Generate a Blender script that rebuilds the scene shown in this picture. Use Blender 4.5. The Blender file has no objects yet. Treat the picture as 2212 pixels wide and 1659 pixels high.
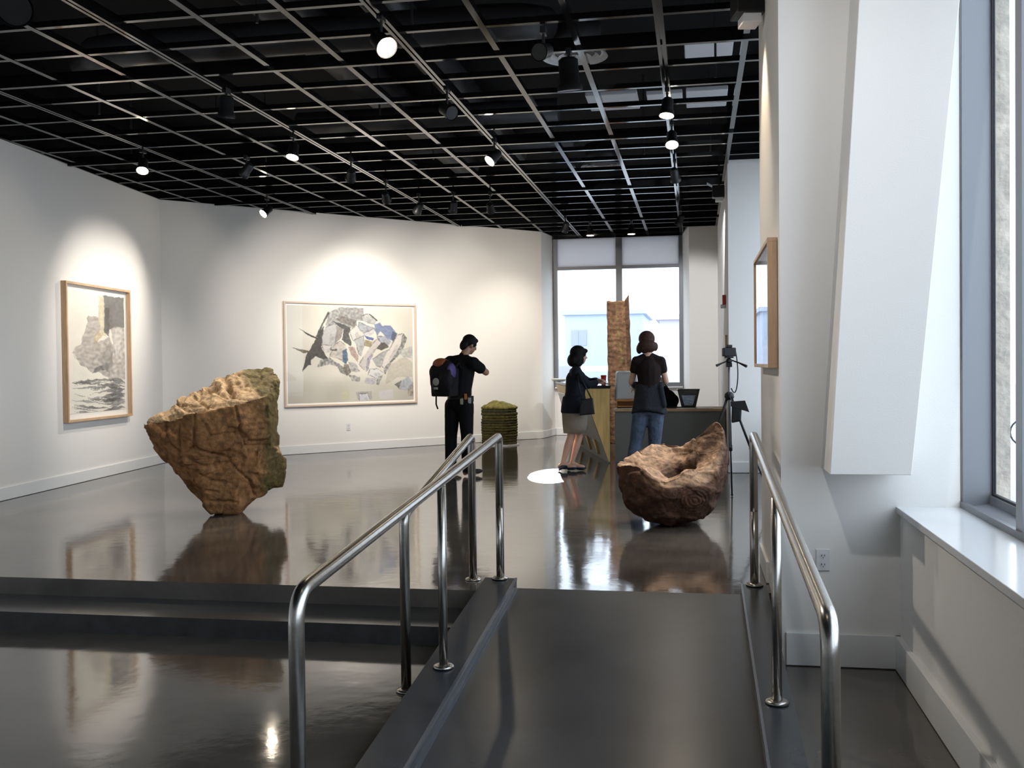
import bpy, bmesh, math, random
from mathutils import Vector, Matrix, noise
random.seed(4)
C = bpy.context.scene.collection
SC = bpy.context.scene

# ------------------------------------------------------------------ camera
YAW, PITCH, ROLL = 0.17828, -0.01909, math.radians(.65)
fw = Vector((-math.sin(YAW)*math.cos(PITCH), math.cos(YAW)*math.cos(PITCH), math.sin(PITCH)))
r0 = Vector((math.cos(YAW), math.sin(YAW), 0)); u0 = r0.cross(fw)
rt = r0*math.cos(ROLL) - u0*math.sin(ROLL); up = u0*math.cos(ROLL) + r0*math.sin(ROLL)
cd = bpy.data.cameras.new('camera'); cam = bpy.data.objects.new('camera', cd); C.objects.link(cam)
M = Matrix((rt, up, -fw)).transposed().to_4x4(); M.translation = Vector((0, 0, 1.41)); cam.matrix_world = M
cd.sensor_width = 36; cd.lens = 2200/2212*36; cd.clip_start = .05; cd.clip_end = 500
SC.camera = cam

# ------------------------------------------------------------------ world, daylight, exposure
SKY = 3.0
w = bpy.data.worlds.new('sky'); SC.world = w; w.use_nodes = True
nt = w.node_tree; bg = nt.nodes['Background']; bg.inputs[0].default_value = (.86, .92, 1, 1); bg.inputs[1].default_value = SKY
def portal(name, loc, rot, sx, sy):
    l = bpy.data.lights.new(name, 'AREA'); l.shape = 'RECTANGLE'; l.size = sx; l.size_y = sy; l.cycles.is_portal = True
    o = bpy.data.objects.new(name, l); C.objects.link(o); o.location = loc; o.rotation_euler = rot
portal('portal_far', (-1.45, 20.1, 2.1), (math.radians(-90), 0, 0), 2.5, 2.5)
portal('portal_near', (1.6, .9, 2.2), (0, math.radians(90), 0), 3.4, 9.5)
portal('portal_recess', (1.6, 10.2, 2.2), (0, math.radians(90), 0), 3.4, 5.6)
SC.view_settings.view_transform = 'Standard'; SC.view_settings.look = 'None'
SC.view_settings.gamma = 1; SC.view_settings.use_curve_mapping = False
SC.view_settings.exposure = 0.45
SC.cycles.use_denoising = True
SC.cycles.max_bounces = 8; SC.cycles.diffuse_bounces = 5; SC.cycles.glossy_bounces = 4
SC.cycles.transparent_max_bounces = 8; SC.cycles.sample_clamp_indirect = 6; SC.cycles.blur_glossy = .5
SC.cycles.caustics_reflective = False; SC.cycles.caustics_refractive = False

# ------------------------------------------------------------------ materials
def mat(name, col, rough=.6, metal=0, spec=.5, noise_amt=0, nscale=8, bump=0, bscale=30, col2=None, coat=0, stretch=None, thr=None):
    m = bpy.data.materials.new(name); m.use_nodes = True; t = m.node_tree; b = t.nodes['Principled BSDF']
    b.inputs['Base Color'].default_value = (*col, 1); b.inputs['Roughness'].default_value = rough
    b.inputs['Metallic'].default_value = metal; b.inputs['Specular IOR Level'].default_value = spec
    b.inputs['Coat Weight'].default_value = coat; b.inputs['Coat Roughness'].default_value = .06
    tc = t.nodes.new('ShaderNodeTexCoord'); mp = t.nodes.new('ShaderNodeMapping'); t.links.new(tc.outputs['Object'], mp.inputs[0])
    if stretch: mp.inputs['Scale'].default_value = stretch
    if noise_amt or col2:
        n = t.nodes.new('ShaderNodeTexNoise'); n.inputs['Scale'].default_value = nscale; n.inputs['Detail'].default_value = 7
        n.inputs['Roughness'].default_value = .65
        t.links.new(mp.outputs[0], n.inputs[0]); r = t.nodes.new('ShaderNodeValToRGB'); t.links.new(n.outputs[0], r.inputs[0])
        c2 = col2 or tuple(min(1, c*(1+noise_amt)) for c in col); c1 = col if col2 else tuple(c*(1-noise_amt) for c in col)
        lo, hi = thr or (.35, .65)
        r.color_ramp.elements[0].position = lo; r.color_ramp.elements[1].position = hi
        r.color_ramp.elements[0].color = (*c1, 1); r.color_ramp.elements[1].color = (*c2, 1)
        t.links.new(r.outputs[0], b.inputs['Base Color'])
    if bump:
        n2 = t.nodes.new('ShaderNodeTexNoise'); n2.inputs['Scale'].default_value = bscale; n2.inputs['Detail'].default_value = 5
        t.links.new(mp.outputs[0], n2.inputs[0]); bp = t.nodes.new('ShaderNodeBump'); bp.inputs['Strength'].default_value = bump
        bp.inputs['Distance'].default_value = .02
        t.links.new(n2.outputs[0], bp.inputs['Height']); t.links.new(bp.outputs[0], b.inputs['Normal'])
    return m
def emit(name, col, s):
    m = bpy.data.materials.new(name); m.use_nodes = True; b = m.node_tree.nodes['Principled BSDF']
    b.inputs['Base Color'].default_value = (*col, 1); b.inputs['Emission Color'].default_value = (*col, 1); b.inputs['Emission Strength'].default_value = s
    return m
def glass(name, tint=(.93, .97, 1), refl=.07):
    m = bpy.data.materials.new(name); m.use_nodes = True; t = m.node_tree; t.nodes.clear()
    o = t.nodes.new('ShaderNodeOutputMaterial'); mx = t.nodes.new('ShaderNodeMixShader'); tr = t.nodes.new('ShaderNodeBsdfTransparent')
    g = t.nodes.new('ShaderNodeBsdfGlossy'); fr = t.nodes.new('ShaderNodeFresnel'); fr.inputs[0].default_value = 1.4
    tr.inputs[0].default_value = (*tint, 1); g.inputs[1 if 'Roughness' not in g.inputs else 'Roughness'].default_value = .01
    ge = t.nodes.new('ShaderNodeNewGeometry'); ma = t.nodes.new('ShaderNodeMath'); ma.operation = 'SUBTRACT'; ma.inputs[0].default_value = 1
    t.links.new(ge.outputs['Backfacing'], ma.inputs[1]); mb_ = t.nodes.new('ShaderNodeMath'); mb_.operation = 'MULTIPLY'
    t.links.new(ma.outputs[0], mb_.inputs[0]); t.links.new(fr.outputs[0], mb_.inputs[1]); t.links.new(mb_.outputs[0], mx.inputs[0]); t.links.new(tr.outputs[0], mx.inputs[1]); t.links.new(g.outputs[0], mx.inputs[2]); t.links.new(mx.outputs[0], o.inputs[0])
    return m
def floor_mat(name, base, lo, hi, joints=False):
    m = bpy.data.materials.new(name); m.use_nodes = True; t = m.node_tree; b = t.nodes['Principled BSDF']; L = t.links.new
    tc = t.nodes.new('ShaderNodeTexCoord'); n = t.nodes.new('ShaderNodeTexNoise'); n.inputs['Scale'].default_value = 1.3; n.inputs['Detail'].default_value = 9
    n.inputs['Roughness'].default_value = .62; n.inputs['Distortion'].default_value = .6
    L(tc.outputs['Object'], n.inputs[0]); r = t.nodes.new('ShaderNodeValToRGB'); L(n.outputs[0], r.inputs[0])
    r.color_ramp.elements[0].position = .3; r.color_ramp.elements[1].position = .72
    r.color_ramp.elements[0].color = (*[c*.65 for c in base], 1); r.color_ramp.elements[1].color = (*[c*1.5 for c in base], 1)
    L(r.outputs[0], b.inputs['Base Color'])
    n3 = t.nodes.new('ShaderNodeTexNoise'); n3.inputs['Scale'].default_value = 3.1; n3.inputs['Detail'].default_value = 8; L(tc.outputs['Object'], n3.inputs[0])
    mr = t.nodes.new('ShaderNodeMapRange'); mr.inputs['From Min'].default_value = .2; mr.inputs['From Max'].default_value = .8
    mr.inputs['To Min'].default_value = lo; mr.inputs['To Max'].default_value = hi; L(n3.outputs[0], mr.inputs[0]); L(mr.outputs[0], b.inputs['Roughness'])
    n2 = t.nodes.new('ShaderNodeTexNoise'); n2.inputs['Scale'].default_value = 7; n2.inputs['Detail'].default_value = 3; L(tc.outputs['Object'], n2.inputs[0])
    bp = t.nodes.new('ShaderNodeBump'); bp.inputs['Strength'].default_value = .06; bp.inputs['Distance'].default_value = .012
    L(n2.outputs[0], bp.inputs['Height']); L(bp.outputs[0], b.inputs['Normal'])
    b.inputs['Specular IOR Level'].default_value = .75
    return m
WALL = mat('white_wall_paint', (.81, .79, .76), .85, spec=.2, bump=.04, bscale=120)
WALLD = mat('white_satin_paint', (.80, .80, .79), .35, spec=.4)
FLOOR = floor_mat('polished_concrete', (.078, .068, .058), .055, .12)
RAMP = floor_mat('ramp_concrete', (.030, .031, .035), .27, .31)
CURB = mat('curb_concrete', (.036, .040, .046), .26, spec=.6, noise_amt=.2, nscale=5)
DECK = mat('black_deck', (.011, .0115, .013), .85, spec=.15)
BAR = mat('black_grid', (.006, .006, .007), .10, spec=.55)
DUCT = mat('dark_duct', (.042, .042, .047), .4, spec=.5, noise_amt=.2, nscale=3)
STEEL = mat('brushed_steel', (.42, .40, .37), .27, 1, noise_amt=.08, nscale=40, bump=.02, bscale=200)
ALU = mat('grey_aluminium', (.24, .25, .27), .45, .3)
ALUD = mat('dark_aluminium', (.16, .165, .18), .45, .3)
GASKET = mat('black_gasket', (.01, .01, .012), .6)
GLASS = glass('window_glass')
SILL = mat('sill_laminate', (.72, .73, .74), .16, spec=.6)
BLACK = mat('black_metal', (.008, .008, .009), .45, spec=.3)
CAN = mat('black_lamp_can', (.014, .014, .015), .4, spec=.5)
LENS = emit('lamp_lens', (1, .86, .66), 90)
LENSD = mat('dark_lens', (.012, .012, .012), .3, spec=.3)
PANEL = mat('spandrel_panel', (.80, .80, .82), .5)
SPAN = mat('translucent_panel', (.55, .55, .57), .6)  # translucency added to brighten the far spandrels from behind
_t = SPAN.node_tree; _b = _t.nodes['Principled BSDF']; _tl = _t.nodes.new('ShaderNodeBsdfTranslucent'); _tl.inputs[0].default_value = (.62, .62, .64, 1); _mx = _t.nodes.new('ShaderNodeMixShader'); _mx.inputs[0].default_value = .6
_t.links.new(_b.outputs[0], _mx.inputs[1]); _t.links.new(_tl.outputs[0], _mx.inputs[2]); _t.links.new(_mx.outputs[0], _t.nodes['Material Output'].inputs[0])
LIGHTWOOD = mat('maple_frame', (.55, .36, .21), .45, noise_amt=.15, nscale=4, stretch=(1, 12, 1))

# ------------------------------------------------------------------ mesh helpers
def tag(o, label=None, cat=None, group=None, kind=None):
    if label: o['label'] = label
    if cat: o['category'] = cat
    if group: o['group'] = group
    if kind: o['kind'] = kind
    return o
def empty(name, label, cat, loc=(0, 0, 0), rz=0, group=None):
    o = bpy.data.objects.new(name, None); C.objects.link(o); o.location = loc; o.rotation_euler = (0, 0, rz); o.empty_display_size = .1
    return tag(o, label, cat, group)
def frame_axes(d):
    d = d.normalized(); a = Vector((0, 0, 1)) if abs(d.z) < .95 else Vector((1, 0, 0))
    x = a.cross(d).normalized(); return x, d.cross(x)
class MB:
    def __init__(s): s.v = []; s.f = []
    def add(s, vs, fs):
        k = len(s.v); s.v += [tuple(v) for v in vs]; s.f += [tuple(i+k for i in f) for f in fs]; return s
    def box(s, x0, x1, y0, y1, z0, z1):
        return s.add([(x, y, z) for z in (z0, z1) for (x, y) in ((x0, y0), (x1, y0), (x1, y1), (x0, y1))],
                     [(0, 3, 2, 1), (4, 5, 6, 7), (0, 1, 5, 4), (1, 2, 6, 5), (2, 3, 7, 6), (3, 0, 4, 7)])
    def prism(s, pts, z0, z1):
        n = len(pts); f0 = z0 if callable(z0) else (lambda p: z0); f1 = z1 if callable(z1) else (lambda p: z1)
        vs = [(p[0], p[1], f0(p)) for p in pts] + [(p[0], p[1], f1(p)) for p in pts]
        return s.add(vs, [tuple(range(n))[::-1], tuple(range(n, 2*n))] + [(i, (i+1) % n, (i+1) % n+n, i+n) for i in range(n)])
    def hexa(s, a, b):   # two quads of 4 points each
        return s.add(list(a)+list(b), [(0, 3, 2, 1), (4, 5, 6, 7), (0, 1, 5, 4), (1, 2, 6, 5), (2, 3, 7, 6), (3, 0, 4, 7)])
    def tube(s, pts, rad, n=12, caps=True):
        pts = [Vector(p) for p in pts]; m = len(pts); rr = rad if isinstance(rad, (list, tuple)) else [rad]*m
        vs = []; px_ = None
        for i, p in enumerate(pts):
            d = (pts[min(i+1, m-1)]-pts[max(i-1, 0)]).normalized()
            if px_ is None: X, Y = frame_axes(d)
            else: X = (px_-d*px_.dot(d)).normalized(); Y = d.cross(X)
            px_ = X
            for k in range(n):
                a = 2*math.pi*k/n; vs.append(p+(X*math.cos(a)+Y*math.sin(a))*rr[i])
        fs = [(i*n+k, i*n+(k+1) % n, (i+1)*n+(k+1) % n, (i+1)*n+k) for i in range(m-1) for k in range(n)]
        if caps: fs += [tuple(range(n))[::-1], tuple(range((m-1)*n, m*n))]
        return s.add(vs, fs)
    def lathe(s, prof, c=(0, 0, 0), n=24, sx=1, sy=1, caps=True):
        vs = [(c[0]+r*math.cos(2*math.pi*k/n)*sx, c[1]+r*math.sin(2*math.pi*k/n)*sy, c[2]+z) for r, z in prof for k in range(n)]
        fs = [(i*n+k, i*n+(k+1) % n, (i+1)*n+(k+1) % n, (i+1)*n+k) for i in range(len(prof)-1) for k in range(n)]
        if caps: fs += [tuple(range(n))[::-1], tuple(range((len(prof)-1)*n, len(prof)*n))]
        return s.add(vs, fs)
    def ball(s, c, r, n=14, M3=None):
        r = r if isinstance(r, (tuple, list)) else (r, r, r); vs = []; h = n//2+1; c = Vector(c)
        for i in range(1, h):
            t = math.pi*i/h
            for k in range(n):
                a = 2*math.pi*k/n; v = Vector((r[0]*math.sin(t)*math.cos(a), r[1]*math.sin(t)*math.sin(a), r[2]*math.cos(t)))
                vs.append(c+(M3 @ v if M3 else v))
        tp = Vector((0, 0, r[2])); k0 = len(vs); vs += [c+(M3 @ tp if M3 else tp), c-(M3 @ tp if M3 else tp)]
        fs = [(i*n+k, (i+1)*n+k, (i+1)*n+(k+1) % n, i*n+(k+1) % n) for i in range(h-2) for k in range(n)]
        fs += [(k0, k, (k+1) % n) for k in range(n)] + [(k0+1, (h-2)*n+(k+1) % n, (h-2)*n+k) for k in range(n)]
        return s.add(vs, fs)
    def cap(s, a, b, ra, rb, n=12):   # rounded tapered limb
        a = Vector(a); b = Vector(b); s.tube([a, b], [ra, rb], n); s.ball(a, ra, n); s.ball(b, rb, n); return s
    def build(s, name, m, parent=None, smooth=False, bevel=0, fix=True):
        me = bpy.data.meshes.new(name); me.from_pydata(s.v, [], s.f)
        if fix:
            bm = bmesh.new(); bm.from_mesh(me); bmesh.ops.recalc_face_normals(bm, faces=bm.faces); bm.to_mesh(me); bm.free()
        me.materials.append(m)
        o = bpy.data.objects.new(name, me); C.objects.link(o)
        if parent: o.parent = parent
        if smooth:
            for p in me.polygons: p.use_smooth = len(p.vertices) <= 4
        if bevel:
            b = o.modifiers.new('b', 'BEVEL'); b.width = bevel; b.segments = 2; b.limit_method = 'ANGLE'
        return o
def struct(o): o['kind'] = 'structure'; return o
def bez(a, b, c, n=8): # quadratic
    a, b, c = Vector(a), Vector(b), Vector(c); return [a*(1-t)**2+b*2*t*(1-t)+c*t*t for t in [i/n for i in range(n+1)]]

# ------------------------------------------------------------------ room shell
CZ = 3.92
LWa, LWc, BW, CL, WL = (-6.0, -4.0), (-7.82, 14.02), (-3.50, 18.50), (-2.86, 19.15), (-2.74, 20.0)
def lwx(y): return -7.38-.104*(y-9.79)
LWa = (lwx(-4), -4.0); LW0 = (lwx(14.02), 14.02); LWc = LW0
T = .25
UP = []
def wallseg(name, a, b, z0, z1, m=None, th=T):  # thickness to the left of a->b (outside)
    a = Vector(a); b = Vector(b); d = (b-a).normalized(); n = Vector((-d.y, d.x))*th
    struct(MB().prism([a, b, b+n, a+n], 3.965, z1).build(name+'_above_grid', DECK))
    return struct(MB().prism([a, b, b+n, a+n], z0, 3.965).build(name, m or WALL))
STEP_Y = 6.20
def ext(a, b, e):
    a = Vector(a); b = Vector(b); d = (b-a).normalized(); return a-d*e, b+d*e
wallseg('wall_left', LWa, LWc, -.23, 5.2)
wallseg('wall_back_left', LWc, BW, 0, 5.2)
wallseg('wall_back_column', BW, CL, 0, 5.2)
wallseg('wall_back_reveal', CL, WL, 0, 5.2)
# far window wall, below, above
struct(MB().box(-2.95, -.1, 20.0, 20.25, 0, .95).build('wall_far_apron', WALL))
struct(MB().box(-2.95, -.1, 20.0, 20.25, 3.9, 5.2).build('wall_far_header', DECK))
struct(MB().prism([(-.1, 19.2), (.42, 19.2), (.42, 13.22), (1.7, 13.22), (1.7, 20.25), (-.24, 20.25), (-.24, 20.0)], 0, 3.965).build('wall_far_right', WALL))
struct(MB().prism([(-.1, 19.2), (.42, 19.2), (.42, 13.22), (1.7, 13.22), (1.7, 20.25), (-.24, 20.25), (-.24, 20.0)], 3.965, 5.2).build('wall_far_right_above_grid', DECK))
struct(MB().box(.45, 1.36, 5.65, 7.3, -.23, 4.3).build('wall_pier', WALL))
struct(MB().box(.45, 1.36, 5.65, 7.3, 4.3, 5.2).build('wall_pier_above_grid', DECK))
struct(MB().box(1.06, 1.62, -4, 5.65, -.23, .60).build('wall_right_low', WALL))
struct(MB().box(1.25, 1.62, 7.3, 13.22, 0, .60).build('wall_recess_low', WALL))
struct(MB().box(1.36, 1.53, 5.665, 7.3, -.23, 5.2).build('wall_pier_return', WALL))
struct(MB().box(1.36, 1.7, -4, 5.65, 3.95, 5.2).box(1.36, 1.7, 7.3, 13.22, 3.95, 5.2).build('wall_right_header', DECK))
struct(MB().box(LWa[0]-.3, 1.7, -4.25, -4, -.23, 5.2).build('wall_behind', WALL))
# baseboards
def base(name, a, b, z, h=.14, th=.018):
    a = Vector(a); b = Vector(b); d = (b-a).normalized(); n = Vector((d.y, -d.x))*th
    struct(MB().prism([a, b, b+n, a+n], z+.004, z+h).build(name, WALLD, bevel=.003))
base('baseboard_left', (lwx(STEP_Y), STEP_Y), LWc, 0)
base('baseboard_left_low', LWa, (lwx(5.72), 5.72), -.23)
base('baseboard_back', LWc, BW, 0); base('baseboard_column', BW, CL, 0); base('baseboard_reveal', CL, WL, 0)
base('baseboard_apron', (-2.72, 20.0), (-.24, 20.0), 0)
base('baseboard_far_right', (-.1, 19.2), (.42, 19.2), 0); base('baseboard_pillar', (.42, 13.22), (1.25, 13.22), 0)
base('baseboard_pillar_side', (.42, 19.2), (.42, 13.22), 0)
base('baseboard_pier_side', (.45, 7.3), (.45, 6.62), 0)
base('baseboard_pier_front', (.47, 5.65), (1.06, 5.65), -.23, .18)
base('baseboard_right', (1.06, 5.65), (1.06, -4), -.23, .18, .03)
# floors
PL = [(LWa[0]-.2, STEP_Y), (.45, STEP_Y+.42), ]
up_poly = [(lwx(STEP_Y)-.1, STEP_Y), (-1.34, STEP_Y), (-1.34, 6.36), (-1.13, 6.36), (-1.13, 6.30), (.265, 6.30), (.265, 6.36), (.45, 6.36), (.45, 7.3), (1.7, 7.3), (1.7, 13.3), (.5, 13.3), (.5, 20.1), (-2.9, 20.1), (-2.9, 19.1), (-3.6, 18.5), (LWc[0]-.1, LWc[1])]
struct(MB().prism(up_poly, -.35, 0).build('floor', FLOOR))
struct(MB().box(LWa[0]-.3, 1.7, -4.2, 6.7, -.45, -.23).build('floor_lower', FLOOR))
struct(MB().box(lwx(5.7)-.1, -1.34, 5.74, STEP_Y, -.3, -.115).build('floor_step', mat('step_concrete', (.032, .032, .033), .2, noise_amt=.2)))
# ramp
RY0, RY1 = 6.30, 3.88
struct(MB().add([(-1.13, RY0, 0), (.265, RY0, 0), (.265, RY1, -.226), (-1.13, RY1, -.226), (-1.13, RY0, -.3), (.265, RY0, -.3), (.265, RY1, -.3), (-1.13, RY1, -.3)],
    [(0, 3, 2, 1), (4, 5, 6, 7), (0, 1, 5, 4), (1, 2, 6, 5), (2, 3, 7, 6), (3, 0, 4, 7)]).build('floor_ramp', RAMP))
struct(MB().box(-1.13, .265, 1.0, RY1, -.3, -.226).build('floor_ramp_landing', RAMP))
def cz(y): return .05-.088*(6.36-y)
def curb(name, x0, x1, y1=2.6):
    m = MB().prism([(x0, 6.36), (x0, y1), (x1, y1), (x1, 6.36)], -.3, lambda p: cz(p[1]))
    return struct(m.build(name, CURB, bevel=.006))
curb('trim_curb_left', -1.335, -1.13, 2.4); curb('trim_curb_right', .265, .418, 2.4)
EDGE = mat('satin_metal_edge', (.22, .24, .28), .32, .8)
def edge_strip(name, x0, x1):
    f = lambda q: (lambda p: cz(p[1])+q)
    struct(MB().prism([(x0, 6.36), (x0, 2.4), (x1, 2.4), (x1, 6.36)], f(-.012), f(.003)).build(name, EDGE))
edge_strip('trim_curb_edge_left', -1.142, -1.127); edge_strip('trim_curb_edge_right', .262, .274)
def rz_(y): return -.226*(RY0-y)/(RY0-RY1)
struct(MB().prism([(-1.13, 6.29), (-1.13, 3.9), (-1.112, 3.9), (-1.112, 6.29)], lambda p: rz_(p[1])-.01, lambda p: rz_(p[1])+.004).build('trim_ramp_joint', EDGE))
# ceiling deck
struct(MB().box(-8.6, 1.7, -4.2, 20.3, 4.95, 5.15).build('ceiling', DECK))
# dark header strip over the far window and wall-top channel
struct(MB().box(-2.8, -.12, 19.9, 20.02, 3.86, 3.95).build('trim_1', BAR))
# sloping brace enclosure on pier
fy, by = 5.30, 5.65
struct(MB().hexa([(.66, fy, .84), (1.05, fy, .84), (1.05, by, .84), (.66, by, .84)], [(.86, fy, 3.96), (1.36, fy, 3.96), (1.36, by, 3.96), (.86, by, 3.96)]).build('wall_brace', WALL, bevel=.004))
# sill
struct(MB().box(1.04, 1.50, -4, 5.65, .60, .635).build('trim_sill_near', SILL, bevel=.003))
struct(MB().box(1.23, 1.50, 7.3, 13.22, .60, .635).build('trim_sill_recess', SILL, bevel=.003))

# ------------------------------------------------------------------ windows
win = struct(empty('window_1', None, None)); 
MB().box(-2.735, -2.66, 19.92, 20.02, .95, 3.9).build('frame_jamb', ALUD, win)
MB().box(-.30, -.225, 19.92, 20.02, .95, 3.9).build('frame_jamb', ALUD, win)
MB().box(-1.51, -1.39, 19.90, 20.02, .95, 3.9).build('mullion', ALUD, win)
MB().box(-2.66, -.30, 19.925, 20.02, 3.255, 3.315).build('transom', ALUD, win)
MB().box(-2.66, -.30, 19.92, 20.02, .95, 1.03).build('sill_rail', ALUD, win)
for x0, x1 in ((-2.66, -1.51), (-1.39, -.30)):
    MB().box(x0, x1, 19.95, 19.97, 3.315, 3.9).build('spandrel', SPAN, win)
    MB().box(x0, x1, 19.975, 19.985, 1.03, 3.255).build('pane', GLASS, win)
struct(MB().box(-2.72, -.24, 19.86, 20.0, .93, .955).build('trim_sill_far', SILL))
def side_window(name, y0, y1, muls, xi=1.37):
    w_ = struct(empty(name, None, None)); xo = xi+.15
    for y in (y0, y1): MB().box(xi, xo+.01, y-.012 if y == y1 else y, y if y == y1 else y+.012, .635, 3.95).build('frame_jamb', ALU, w_)
    MB().box(xo-.02, xo+.02, y0, y1, .635, .70).build('bottom_rail', ALU, w_)
    MB().add([(xi, y0, .638), (xo, y0, .66), (xo, y1, .66), (xi, y1, .638), (xi, y0, .63), (xo, y0, .63), (xo, y1, .63), (xi, y1, .63)], [(0, 1, 2, 3), (4, 7, 6, 5), (0, 4, 5, 1), (1, 5, 6, 2), (2, 6, 7, 3), (3, 7, 4, 0)]).build('sill_flashing', ALU, w_)
    MB().box(xi-.012, xi+.012, y0, y1, .635, .668).build('inner_rail', ALUD, w_)
    MB().box(xo-.008, xo+.008, y1-.03, y1-.012, .70, 3.95).build('gasket', GASKET, w_)
    MB().box(xo-.01, xo+.01, y0, y1-.03, .70, .712).build('gasket', GASKET, w_)
    ys = [y1-.03]+sorted(muls, reverse=True)+[y0]
    for y in muls: MB().box(xi, xo+.02, y-.045, y+.045, .635, 3.95).build('mullion', ALU, w_)
    for a, b in zip(ys[1:], ys[:-1]):
        MB().box(xo-.003, xo+.003, a, b, .70, 3.95).build('pane', GLASS, w_)
side_window('window_2', -4, 5.65, (4.70, 3.2, 1.6, 0, -1.6))
side_window('window_3', 7.3, 13.22, (9.2, 11.1))

# ------------------------------------------------------------------ ceiling grid (the open black grid and its lamp tracks)
grid = empty('ceiling_grid', 'open black square metal ceiling grid hung below the dark roof deck', 'ceiling grid', (0, 0, CZ))
def xmin(y):
    if y <= LWc[1]: return lwx(y)
    if y <= BW[1]: return LWc[0]+(y-LWc[1])*(BW[0]-LWc[0])/(BW[1]-LWc[1])
    if y <= CL[1]: return BW[0]+(y-BW[1])*(CL[0]-BW[0])/(CL[1]-BW[1])
    return CL[0]+(y-CL[1])*(WL[0]-CL[0])/(WL[1]-CL[1])
def xmax(y):
    if y < 5.65: return 1.36
    if y < 7.3: return .45
    if y < 13.2: return 1.36
    if y < 19.2: return .42
    return -.23
S = .65; k = 0
xs = [-.24+S*i for i in range(-12, 3)]
for i, x in zip(range(-12, 3), xs):
    tr = i % 3 == 0
    y1 = 20.0 if x > -2.7 else None
    if y1 is None:
        y1 = LWc[1]+(x-LWc[0])*(BW[1]-LWc[1])/(BW[0]-LWc[0]) if x < BW[0] else BW[1]+(x-BW[0])*(CL[1]-BW[1])/(CL[0]-BW[0])
    segs = [(-4, y1)]
    if x < LWc[0]: continue
    if x < lwx(-4): segs = [((-7.38-x)/.104+9.79, y1)]
    if x > .45: segs = [(-4, 5.65), (7.3, 13.2)]
    elif x > .4: segs = [(-4, 19.2)]; x = .405
    elif x > -.1: segs = [(-4, 19.2)]
    for a, b in segs:
        if tr: MB().box(x-.034, x-.008, a, b, -.03, .06).box(x+.008, x+.034, a, b, -.03, .06).box(x-.008, x+.008, a, b, 0, .06).build('track_rail', BAR, grid)
        else: MB().box(x-.024, x+.024, a, b, 0, .050).build('tee_bar', BAR, grid)
for j in range(-16, 20):
    y = 7.476+S*j; tr = (j-1) % 5 == 0
    if y > 19.9: continue
    a, b = xmin(y)+.003, xmax(y)-.003
    z0, z1, hw = (-.022, .085, .024) if tr else (.004, .050, .023)
    MB().box(a, b, y-hw, y+hw, z0, z1).build('cross_rail' if tr else 'tee_bar', BAR, grid)
for a, b in ((LWa, LWc), (LWc, BW), (BW, CL), (CL, WL)):
    a = Vector(a); b = Vector(b); d = (b-a).normalized(); n = Vector((d.y, -d.x))*.02
    MB().prism([a, b, b+n, a+n], .0, .05).build('wall_angle', BAR, grid)

# ------------------------------------------------------------------ plenum: ducts, pipes, diffusers, panels
def duct(label, pts, r, n=20): return tag(MB().tube(pts, r, n).build('air_duct', DUCT, None, True), label, 'duct')
duct('wide round duct running lengthwise above the grid, left of middle', [(-3.75, 4.0, 4.68), (-3.65, 9, 4.68), (-3.65, 16.3, 4.68)], .22)
duct('wide round duct running lengthwise above the grid, near middle', [(-2.72, 6.0, 4.68), (-2.72, 15.6, 4.68)], .19)
duct('round duct crossing above the grid in front of the big lit lamp', [(-5.6, 8.75, 4.27), (-5.3, 8.45, 4.26), (-4.9, 8.35, 4.25), (-1.7, 8.35, 4.25), (-1.4, 8.45, 4.27), (-1.25, 8.7, 4.32)], .15)
duct('round duct crossing above the grid beyond the second lamp row', [(-4.6, 11.5, 4.28), (-1.5, 11.5, 4.28)], .14)
duct('thin round duct crossing above the grid toward the far window', [(-3.9, 12.95, 4.24), (-1.5, 12.95, 4.24)], .1)
LP = mat('pale_panel', (.88, .89, .95), .5)
for i, (x0, x1, y0, y1, lb) in enumerate(((-1.20, -.62, 11.5, 12.2, 'left'), (-.52, -.12, 11.6, 12.1, 'middle'), (-.08, .38, 11.55, 12.3, 'right'), (-.08, .38, 9.6, 10.3, 'nearest, above the first right bay'))):
    tag(MB().box(x0, x1, y0, y1, 4.42, 4.47).build('ceiling_panel', LP, bevel=.01), 'pale flat panel hung above the black grid, '+lb, 'panel', 'pale panels above the grid')
def diffuser(x, y, z, r, lb):
    d = empty('air_diffuser', lb, 'air vent', (x, y, z))
    MB().lathe([(r, 0), (r*.93, .035), (r*.8, .03)], n=36, caps=False).lathe([(r*.74, .0), (r*.58, .035)], n=36, caps=False).lathe([(r*.5, .0), (r*.3, .035)], n=36, caps=False).lathe([(r*.22, 0), (.01, .01)], n=36, caps=False).build('cone_ring', PANEL, d, True)
    MB().lathe([(r*.8, .03), (r*.8, .3)], n=24).build('neck', DUCT, d, True)
diffuser(-1.21, 13.75, 4.05, .29, 'round ringed air diffuser above the grid near the far window')
diffuser(-1.02, 8.95, 4.1, .29, 'round air diffuser above the grid behind the dark middle lamp')
hz = [(-5.9, 9.43), (-5.42, 6.95), (-4.77, 9.7), (-3.2, 7.2), (-3.2, 10.2), (-2.2, 7.9), (-5.42, 12.4), (-3.2, 12.4), (.2, 9.43), (.2, 12.68), (-.6, 12.68), (-6.7, 11.38)]
for x, y in hz: MB().tube([(x, y, .06), (x, y, 1.03)], .012, 6).build('hanger_rod', DUCT, grid)

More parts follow.
